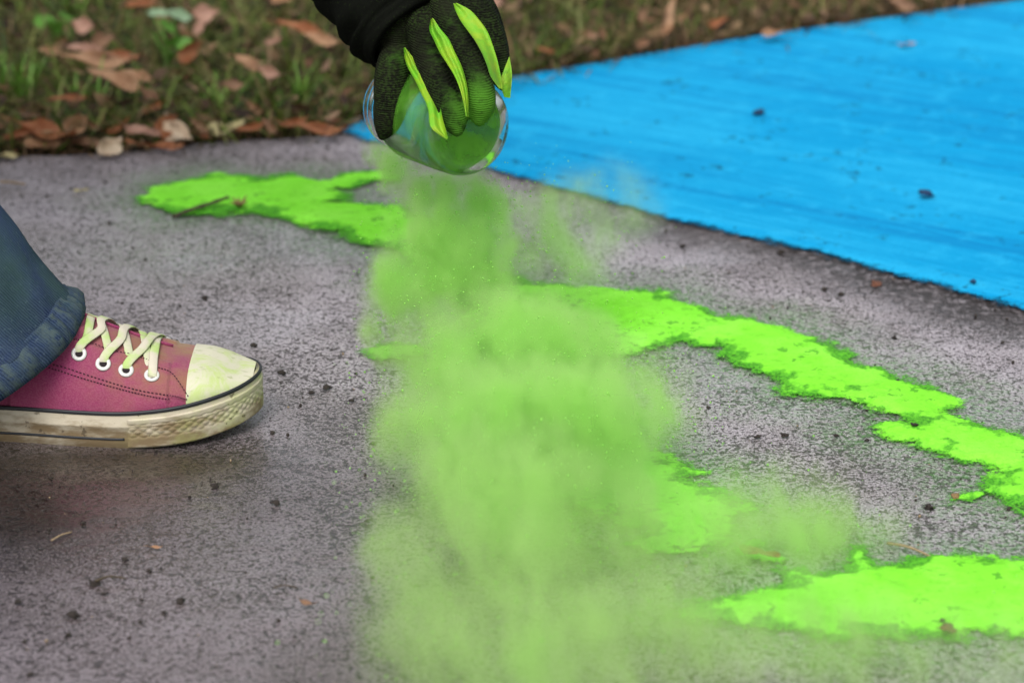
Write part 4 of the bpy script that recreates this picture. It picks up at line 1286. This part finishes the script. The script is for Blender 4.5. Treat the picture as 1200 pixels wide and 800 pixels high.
FING = {  # px, py, depth, radius (m)
 "thumb": [(486, 34, 2.035, .016), (470, 62, 2.025, .0160), (461, 84, 2.010, .0150), (459, 106, 2.004, .0148), (458, 128, 2.002, .0138), (453, 146, 2.004, .0112), (449, 157, 2.006, .0066)],
 "index": [(496, 12, 2.02, .0170), (499, 48, 1.998, .0158), (509, 84, 1.978, .0148), (520, 112, 1.955, .0138), (531, 136, 1.940, .0125), (535, 150, 1.936, .0085)],
 "middle": [(522, 0, 2.01, .0165), (533, 38, 1.985, .0155), (548, 72, 1.962, .0148), (560, 102, 1.944, .0140), (563, 124, 1.938, .0128), (562, 138, 1.937, .0085)],
 "ring": [(542, -10, 2.02, .0155), (563, 18, 2.000, .0140), (575, 44, 1.992, .0125), (583, 68, 1.988, .0108), (587, 90, 1.988, .0090), (589, 100, 1.990, .006)],
 "little": [(548, -14, 2.05, .0140), (568, 14, 2.045, .0120), (580, 42, 2.042, .0100), (586, 62, 2.040, .0085), (587, 74, 2.040, .006)]}
pieces = []
for k, pts in FING.items():
    sp = spline(pts, 26)
    path = [P(*q[:3]) for q in sp]
    tip = path[-1] + (path[-1] - path[-2]).normalized() * sp[-1][3] * .7
    rad = [(q[3] * .94, q[3] * (.90 if k == 'thumb' else .84)) for q in sp]
    pieces.append(tube(path + [tip], rad + [(rad[-1][0] * .35, rad[-1][0] * .35)], 20, up=tuple(-_F)))
pieces.append(ellipsoid(P(515, -2, 2.035), (.040, .030, .026), Matrix.Rotation(R(20), 3, 'Y')))
pieces.append(ellipsoid(P(492, 26, 2.035), (.026, .024, .028)))
pieces.append(tube([P(430, -35, 2.05), P(458, 8, 2.04), P(478, 34, 2.036), P(505, 16, 2.035)], [.034, .034, .033, .026], 20))
gm = remeshed("glove", *join(pieces),   .0015, 3)
gv = np.zeros(len(gm.vertices) * 3, dtype=np.float32); gm.vertices.foreach_get("co", gv); gv = gv.reshape(-1, 3)
dz = np.zeros(len(gv))
for (qx, qy, qd, rr, w) in ((563, 130, 1.93, .021, 1.3), (536, 152, 1.93, .012, .8), (596, 100, 1.99, .014, 1.1), (470, 72, 2.0, .010, .4), (520, 62, 1.975, .012, .40), (545, 20, 1.97, .014, .3)):
    q = np.array(P(qx, qy, qd)); dz = np.maximum(dz, w * np.exp(-(np.linalg.norm(gv - q, axis=1) / rr) ** 2))
fattr(gm, "dust", np.clip(dz, 0, 1))
glove = link("glove", gm, MAT_KNIT, person, world=True)

def strip(left, right, dl, dr, bulge, fold=0.0):
    """lime side wall between two fingers: left and right edges in px with depth, a folded sheet with thickness"""
    n, mcol = 24, 9
    L = spline([(x, y, d) for (x, y), d in zip(left, dl)], n)
    Rr = spline([(x, y, d) for (x, y), d in zip(right, dr)], n)
    top, bot = [], []
    for i in range(n):
        a, b = P(L[i][0], L[i][1], L[i][2] - .005), P(Rr[i][0], Rr[i][1], Rr[i][2] - .006)
        for j in range(mcol):
            t = j / (mcol - 1)
            w = math.sin(PI * t)
            p = a.lerp(b, t) - _F * (bulge * w * math.sin(PI * (i + 1) / (n + 1))) + _F * (fold * math.sin(2 * PI * t + .5 * i * .3) * w) + _F * (.0010 * mnoise.noise(Vector((i * .45, j * .6, L[0][0]))))
            top.append(p); bot.append(p + _F * .0014)
    V = top + bot
    k = n * mcol
    Fc = grid_faces(n, mcol) + [tuple(reversed([q + k for q in fc])) for fc in grid_faces(n, mcol)]
    for i in range(n - 1):
        Fc.append((i * mcol, (i + 1) * mcol, k + (i + 1) * mcol, k + i * mcol))
        e = mcol - 1
        Fc.append(((i + 1) * mcol + e, i * mcol + e, k + i * mcol + e, k + (i + 1) * mcol + e))
    for i in (0, n - 1):
        for j in range(mcol - 1):
            Fc.append((i * mcol + j, i * mcol + j + 1, k + i * mcol + j + 1, k + i * mcol + j))
    o = link("finger_sidewall", mesh("finger_sidewall", V, Fc), MAT_LIME, glove)
    return o
strip([(473, 56), (474, 68), (478, 80), (484, 90), (489, 100), (494, 111), (499, 121), (502, 131), (503, 141), (506, 151), (523, 164)], [(475, 56), (484, 68), (491, 80), (500, 90), (505, 100), (509, 110), (514, 120), (517, 130), (519, 140), (522, 150), (525, 162)],
      [1.994, 1.988, 1.981, 1.973, 1.963, 1.953, 1.943, 1.935, 1.929, 1.924, 1.921], [1.996, 1.990, 1.982, 1.973, 1.963, 1.954, 1.945, 1.938, 1.931, 1.926, 1.922], -.005, .005)
strip([(505, 22), (503, 35), (508, 46), (515, 61), (524, 75), (533, 90), (539, 105), (543, 120), (546, 137)], [(508, 22), (516, 34), (526, 46), (533, 61), (540, 75), (545, 90), (548, 105), (549, 120), (549, 137)],
      [1.978, 1.973, 1.966, 1.957, 1.948, 1.940, 1.933, 1.928, 1.924], [1.976, 1.970, 1.962, 1.953, 1.945, 1.937, 1.930, 1.925, 1.922], -.006, .0065)
strip([(531, 4), (534, 13), (540, 25), (548, 36), (556, 47), (564, 61), (570, 75), (575, 90), (585, 104)], [(536, 4), (551, 12), (562, 24), (570, 35), (575, 46), (580, 61), (584, 75), (587, 90), (589, 104)],
      [1.974, 1.970, 1.962, 1.955, 1.950, 1.944, 1.942, 1.943, 1.950], [1.974, 1.970, 1.966, 1.963, 1.961, 1.960, 1.960, 1.961, 1.963], -.003, .002)
strip([(585, 96), (587, 103), (591, 114)], [(597, 66), (600, 88), (598, 115)], [1.966, 1.967, 1.969], [1.976, 1.974, 1.973], .003)

# ------------------------------------------------------------------ the jar
JB, JM = P(549, 150, 1.968), P(468, 124, 2.062)
jx = (JM - JB).normalized()
JL = (JM - JB).length
jy = (Vector((0, 0, 1)) - jx * jx.z).normalized(); jz = jx.cross(jy)
jar = empty("jar", JB)
tag(jar, "clear glass jar dusted inside with green powder, held mouth down by the glove", "jar")
m = N("clear_glass")
m.set(color=(0.93, 0.97, 0.94), rough=.03, trans=1.0, ior=1.45, spec=.5)
MAT_GLASS = m.m
m = N("powder_film")
c = m.mix(m.ramp(m.noise(50, 4), .35, .65), (0.090, 0.33, 0.022), (0.16, 0.50, 0.035))
al = m.math('MULTIPLY', m.ramp(m.noise(70, 5, .65), .20, .58, .60, 1.0), m.attr('cover'))
m.set(color=c, rough=1.0, alpha=al); MAT_FILM = m.m
def lathe(prof, name, mat, parent, n=72, close=False):
    V = []
    for i in range(n):
        a = 2 * PI * i / n
        e = jy * math.cos(a) + jz * math.sin(a)
        for t, r in prof:
            V.append(jx * t + e * r)
    return link(name, mesh(name, V, grid_faces(n, len(prof), close_u=True, close_v=close)), mat, parent)
k = JL
outer = [(.0035, .0004), (.0035, .022), (.001, .027), (0.0, .0295), (.0006, .0325), (.003, .0343), (.007, .0352), (.03, .0355), (k - .035, .0352), (k - .027, .0335), (k - .022, .0310), (k - .020, .0300), (k - .018, .0312), (k - .016, .0300), (k - .0125, .0300), (k - .0105, .0313), (k - .0085, .0300), (k - .005, .0300), (k - .0035, .0310), (k - .0012, .0306), (k, .0290)]
inner = [(k - .001, .0286), (k - .02, .0285), (k - .028, .0318), (k - .036, .0338), (.03, .0342), (.010, .0338), (.0065, .0322), (.0055, .027), (.0058, .0004)]
lathe(outer + inner, "glass", MAT_GLASS, jar)
film = [(k - .012, .0280), (k - .022, .0281), (k - .029, .0315), (k - .036, .0334), (.03, .0338), (.011, .0334), (.0075, .0317), (.0063, .0265), (.0064, .0004)]
fl_ = lathe(film, "powder_film", MAT_FILM, jar)
fattr(fl_.data, "cover", [.1, .15, .3, .42, .50, .75, .85, .9, .9] * 72)
m = N("clinging_dust")
m.set(color=m.mix(m.ramp(m.noise(60, 4), .35, .65), (0.085, 0.30, 0.025), (0.13, 0.40, 0.035)), rough=1.0, spec=.05,
      alpha=m.math('MULTIPLY', m.ramp(m.noise(55, 5, .6), .25, .60, .35, .80), m.attr("cover")))
coat = [(.0032, .0004), (.0032, .0215), (.0007, .0268), (-.0003, .0290), (.0003, .0328), (.0028, .0347), (.007, .0356), (.02, .0358), (.04, .0358), (k - .035, .0355), (k - .029, .0345)]
cov = [.95, .95, .65, .10, .08, .12, .48, .62, .52, .35, .10]
co_ = lathe(coat, "dust_coat", m.m, jar)
fattr(co_.data, "cover", cov * 72)

# ------------------------------------------------------------------ the powder cloud
def cloud():
    lobes = []                                    # centre, radii (m), density
    def lb(px, py, y, rx, ry, rz, d):
        c = on_y(px, py, y)
        lobes.append((c, (rx, ry, rz), d))
    def lg(px, py, z, rx, ry, rz, d):
        lobes.append((at(px, py, z), (rx, ry, rz), d))
    def lg(px, py, z, rx, ry, rz, d):
        lobes.append((at(px, py, z), (rx, ry, rz), d))
    def lg(px, py, z, rx, ry, rz, d):
        lobes.append((at(px, py, z), (rx, ry, rz), d))
    # stream leaving the mouth of the jar and falling
    lb(450, 176, 2.045, .018, .020, .020, 2.4)
    lb(468, 196, 2.02, .024, .022, .024, 2.2)
    lb(500, 220, 1.98, .036, .026, .026, 1.5)
    lb(550, 228, 1.96, .050, .026, .026, 1.3)
    lb(595, 236, 1.95, .032, .026, .024, .8)
    lb(530, 262, 1.95, .066, .030, .040, 1.5)
    lb(500, 305, 1.94, .048, .030, .048, 1.5)
    lb(560, 300, 1.93, .060, .030, .048, 1.2)
    lb(472, 350, 1.94, .034, .030, .048, 1.3)
    lb(450, 395, 1.94, .024, .030, .040, .7)
    lb(530, 360, 1.92, .055, .030, .050, 1.0)
    # billow drifting toward the camera
    lg(555, 430, .070, .075, .05, .060, 1.2)
    lg(610, 415, .080, .085, .05, .060, 1.4)
    lg(680, 445, .065, .085, .05, .055, 1.4)
    lg(735, 475, .050, .060, .04, .045, 1.1)
    lg(572, 500, .070, .085, .055, .060, 1.25)
    lg(640, 505, .065, .100, .05, .060, 1.2)
    lg(710, 520, .045, .070, .05, .045, .6)
    lg(585, 580, .065, .075, .06, .065, .62)
    lg(610, 585, .060, .085, .06, .060, .30)
    lg(680, 600, .045, .085, .06, .050, .20)
    lg(545, 665, .060, .072, .07, .065, .24)
    lg(620, 685, .050, .100, .07, .060, .12)
    lg(690, 690, .042, .120, .08, .050, .09)
    lg(580, 770, .055, .085, .07, .065, .19)
    lg(640, 790, .050, .130, .08, .065, .12)
    lg(730, 760, .036, .150, .09, .050, .11)
    lg(466, 500, .060, .028, .04, .035, .5)
    lg(462, 640, .055, .030, .04, .045, .35)
    lg(478, 735, .050, .035, .05, .045, .30)
    # thin dust along the ground to the right
    lg(820, 620, .025, .130, .10, .040, .26)
    lg(850, 720, .022, .140, .10, .040, .14)
    lg(910, 600, .018, .100, .08, .030, .30)
    lg(965, 625, .014, .075, .06, .024, .24)
    lg(960, 750, .016, .170, .10, .032, .12)
    lg(1120, 770, .014, .150, .08, .028, .12)
    lb(672, 262, 2.02, .060, .05, .050, .30)
    lb(650, 310, 2.00, .060, .05, .045, .26)
    lb(720, 235, 2.04, .055, .05, .040, .14)
    lo = Vector((min(c[i] - r[i] for c, r, d in lobes) for i in range(3))) - Vector((.01, .01, .01))
    hi = Vector((max(c[i] + r[i] for c, r, d in lobes) for i in range(3))) + Vector((.01, .01, .01))
    lo.z = max(lo.z, .004)
    m = N("powder_dust")
    m.t.nodes.remove(m.b)
    pv = m.n("ShaderNodeVolumePrincipled")
    pv.inputs["Color"].default_value = (0.655, 0.925, 0.37, 1)
    pv.inputs["Density"].default_value = 1.0
    pv.inputs["Anisotropy"].default_value = 0.1
    m.s(m.out.inputs["Volume"], pv.outputs[0])
    ng = bpy.data.node_groups.new("powder_density", 'GeometryNodeTree')
    ng.interface.new_socket("Geometry", in_out='INPUT', socket_type='NodeSocketGeometry')
    ng.interface.new_socket("Geometry", in_out='OUTPUT', socket_type='NodeSocketGeometry')
    def nd(t, **kw):
        o = ng.nodes.new(t)
        for k_, v_ in kw.items(): setattr(o, k_, v_)
        return o
    def lk(a, b): ng.links.new(a, b)
    out = nd("NodeGroupOutput")
    pos = nd("GeometryNodeInputPosition").outputs[0]
    # warp the space so the lobes billow and shred
    wz = nd("ShaderNodeTexNoise"); lk(pos, wz.inputs["Vector"]); wz.inputs["Scale"].default_value = 15; wz.inputs["Detail"].default_value = 7; wz.inputs["Roughness"].default_value = .64
    su = nd("ShaderNodeVectorMath", operation='SUBTRACT'); lk(wz.outputs["Color"], su.inputs[0]); su.inputs[1].default_value = (.5, .5, .5)
    sc2 = nd("ShaderNodeVectorMath", operation='SCALE'); lk(su.outputs[0], sc2.inputs[0]); sc2.inputs["Scale"].default_value = .070
    ad = nd("ShaderNodeVectorMath", operation='ADD'); lk(pos, ad.inputs[0]); lk(sc2.outputs[0], ad.inputs[1])
    total = None
    for c, r, d in lobes:
        s1 = nd("ShaderNodeVectorMath", operation='SUBTRACT'); lk(ad.outputs[0], s1.inputs[0]); s1.inputs[1].default_value = c
        s2 = nd("ShaderNodeVectorMath", operation='DIVIDE'); lk(s1.outputs[0], s2.inputs[0]); s2.inputs[1].default_value = r
        s3 = nd("ShaderNodeVectorMath", operation='LENGTH'); lk(s2.outputs[0], s3.inputs[0])
        mr = nd("ShaderNodeMapRange", interpolation_type='SMOOTHERSTEP'); lk(s3.outputs["Value"], mr.inputs["Value"])
        mr.inputs["From Min"].default_value = 1.0; mr.inputs["From Max"].default_value = 0.15; mr.inputs["To Min"].default_value = 0; mr.inputs["To Max"].default_value = d
        if total is None: total = mr.outputs[0]
        else:
            a_ = nd("ShaderNodeMath", operation='ADD'); lk(total, a_.inputs[0]); lk(mr.outputs[0], a_.inputs[1]); total = a_.outputs[0]
    # filaments drawn out along the fall and the drift
    sx = nd("ShaderNodeSeparateXYZ"); lk(ad.outputs[0], sx.inputs[0])
    def mth(op, a, b):
        o_ = nd("ShaderNodeMath", operation=op)
        for q, k_ in ((a, 0), (b, 1)):
            if isinstance(q, (int, float)): o_.inputs[k_].default_value = q
            else: lk(q, o_.inputs[k_])
        return o_.outputs[0]
    u_ = mth('ADD', sx.outputs[0], mth('MULTIPLY', sx.outputs[2], .25))
    v_ = mth('MULTIPLY', mth('SUBTRACT', sx.outputs[1], mth('MULTIPLY', sx.outputs[2], .5)), .40)
    w_ = mth('MULTIPLY', sx.outputs[2], .30)
    cx = nd("ShaderNodeCombineXYZ"); lk(u_, cx.inputs[0]); lk(v_, cx.inputs[1]); lk(w_, cx.inputs[2])
    fz = nd("ShaderNodeTexNoise"); lk(cx.outputs[0], fz.inputs["Vector"]); fz.inputs["Scale"].default_value = 62; fz.inputs["Detail"].default_value = 6; fz.inputs["Roughness"].default_value = .62; fz.inputs["Distortion"].default_value = .5
    fr = nd("ShaderNodeMapRange"); lk(fz.outputs[0], fr.inputs["Value"]); fr.inputs["From Min"].default_value = .38; fr.inputs["From Max"].default_value = .64; fr.inputs["To Min"].default_value = .02; fr.inputs["To Max"].default_value = 2.2
    bz = nd("ShaderNodeTexNoise"); lk(pos, bz.inputs["Vector"]); bz.inputs["Scale"].default_value = 17; bz.inputs["Detail"].default_value = 6; bz.inputs["Roughness"].default_value = .65
    br = nd("ShaderNodeMapRange"); lk(bz.outputs[0], br.inputs["Value"]); br.inputs["From Min"].default_value = .36; br.inputs["From Max"].default_value = .62; br.inputs["To Min"].default_value = .30; br.inputs["To Max"].default_value = 1.45
    total = mth('MULTIPLY', total, br.outputs[0])
    mu = nd("ShaderNodeMath", operation='MULTIPLY'); lk(total, mu.inputs[0]); lk(fr.outputs[0], mu.inputs[1])
    m2 = nd("ShaderNodeMath", operation='MULTIPLY'); lk(mu.outputs[0], m2.inputs[0]); m2.inputs[1].default_value = DENS
    vc = nd("GeometryNodeVolumeCube")
    lk(m2.outputs[0], vc.inputs["Density"])
    vc.inputs["Min"].default_value = lo; vc.inputs["Max"].default_value = hi
    ext = hi - lo
    for ax_, nm in zip(range(3), ("Resolution X", "Resolution Y", "Resolution Z")):
        vc.inputs[nm].default_value = max(8, int(ext[ax_] / (.0032, .0050, .0036)[ax_]))
    sm_ = nd("GeometryNodeSetMaterial"); sm_.inputs["Material"].default_value = m.m
    lk(vc.outputs[0], sm_.inputs[0]); lk(sm_.outputs[0], out.inputs[0])
    bm = bmesh.new(); bmesh.ops.create_cube(bm, size=1.0)
    for v in bm.verts: v.co = Vector([(lo[i] + hi[i]) / 2 + v.co[i] * ext[i] for i in range(3)])
    me = bpy.data.meshes.new("powder_cloud"); bm.to_mesh(me); bm.free()
    o = link("powder_cloud", me, m.m, smooth=False)
    md = o.modifiers.new("density", 'NODES'); md.node_group = ng
    tag(o, "cloud of lime green powder pouring from the jar and drifting low over the concrete", kind="stuff")
    global LOBES
    LOBES = lobes
    return o
DENS = 50.0
cloud()

def airborne():
    V, n = [], 9000
    wts = np.array([d * r[0] * r[2] for c, r, d in LOBES]); wts /= wts.sum()
    pick = RNG.choice(len(LOBES), n, p=wts)
    C_ = np.array([c[:] for c, r, d in LOBES])[pick]; R_ = np.array([r for c, r, d in LOBES])[pick]
    p = C_ + R_ * np.clip(RNG.normal(0, .5, (n, 3)), -1.15, 1.15)
    p = p[p[:, 2] > .003]; n = len(p)
    sz = .00020 + .00045 * RNG.random(n) ** 3
    tet = np.array([(1, 1, 1), (1, -1, -1), (-1, 1, -1), (-1, -1, 1)], float)
    VV = p[:, None] + tet[None] * sz[:, None, None] * RNG.uniform(.6, 1.3, (n, 4, 1))
    b = (np.arange(n) * 4)[:, None]
    T = np.concatenate([b + np.array([q]) for q in ([0, 1, 2], [0, 2, 3], [0, 3, 1], [1, 3, 2])])
    m = N("powder_grain"); m.set(color=(0.34, 0.74, 0.14), rough=1.0, spec=.05)
    tag(link("powder_grains", fast_mesh("powder_grains", VV.reshape(-1, 3), T, 3), m.m, smooth=False), "fine lime green grains flying in the powder cloud", kind="stuff")
airborne()
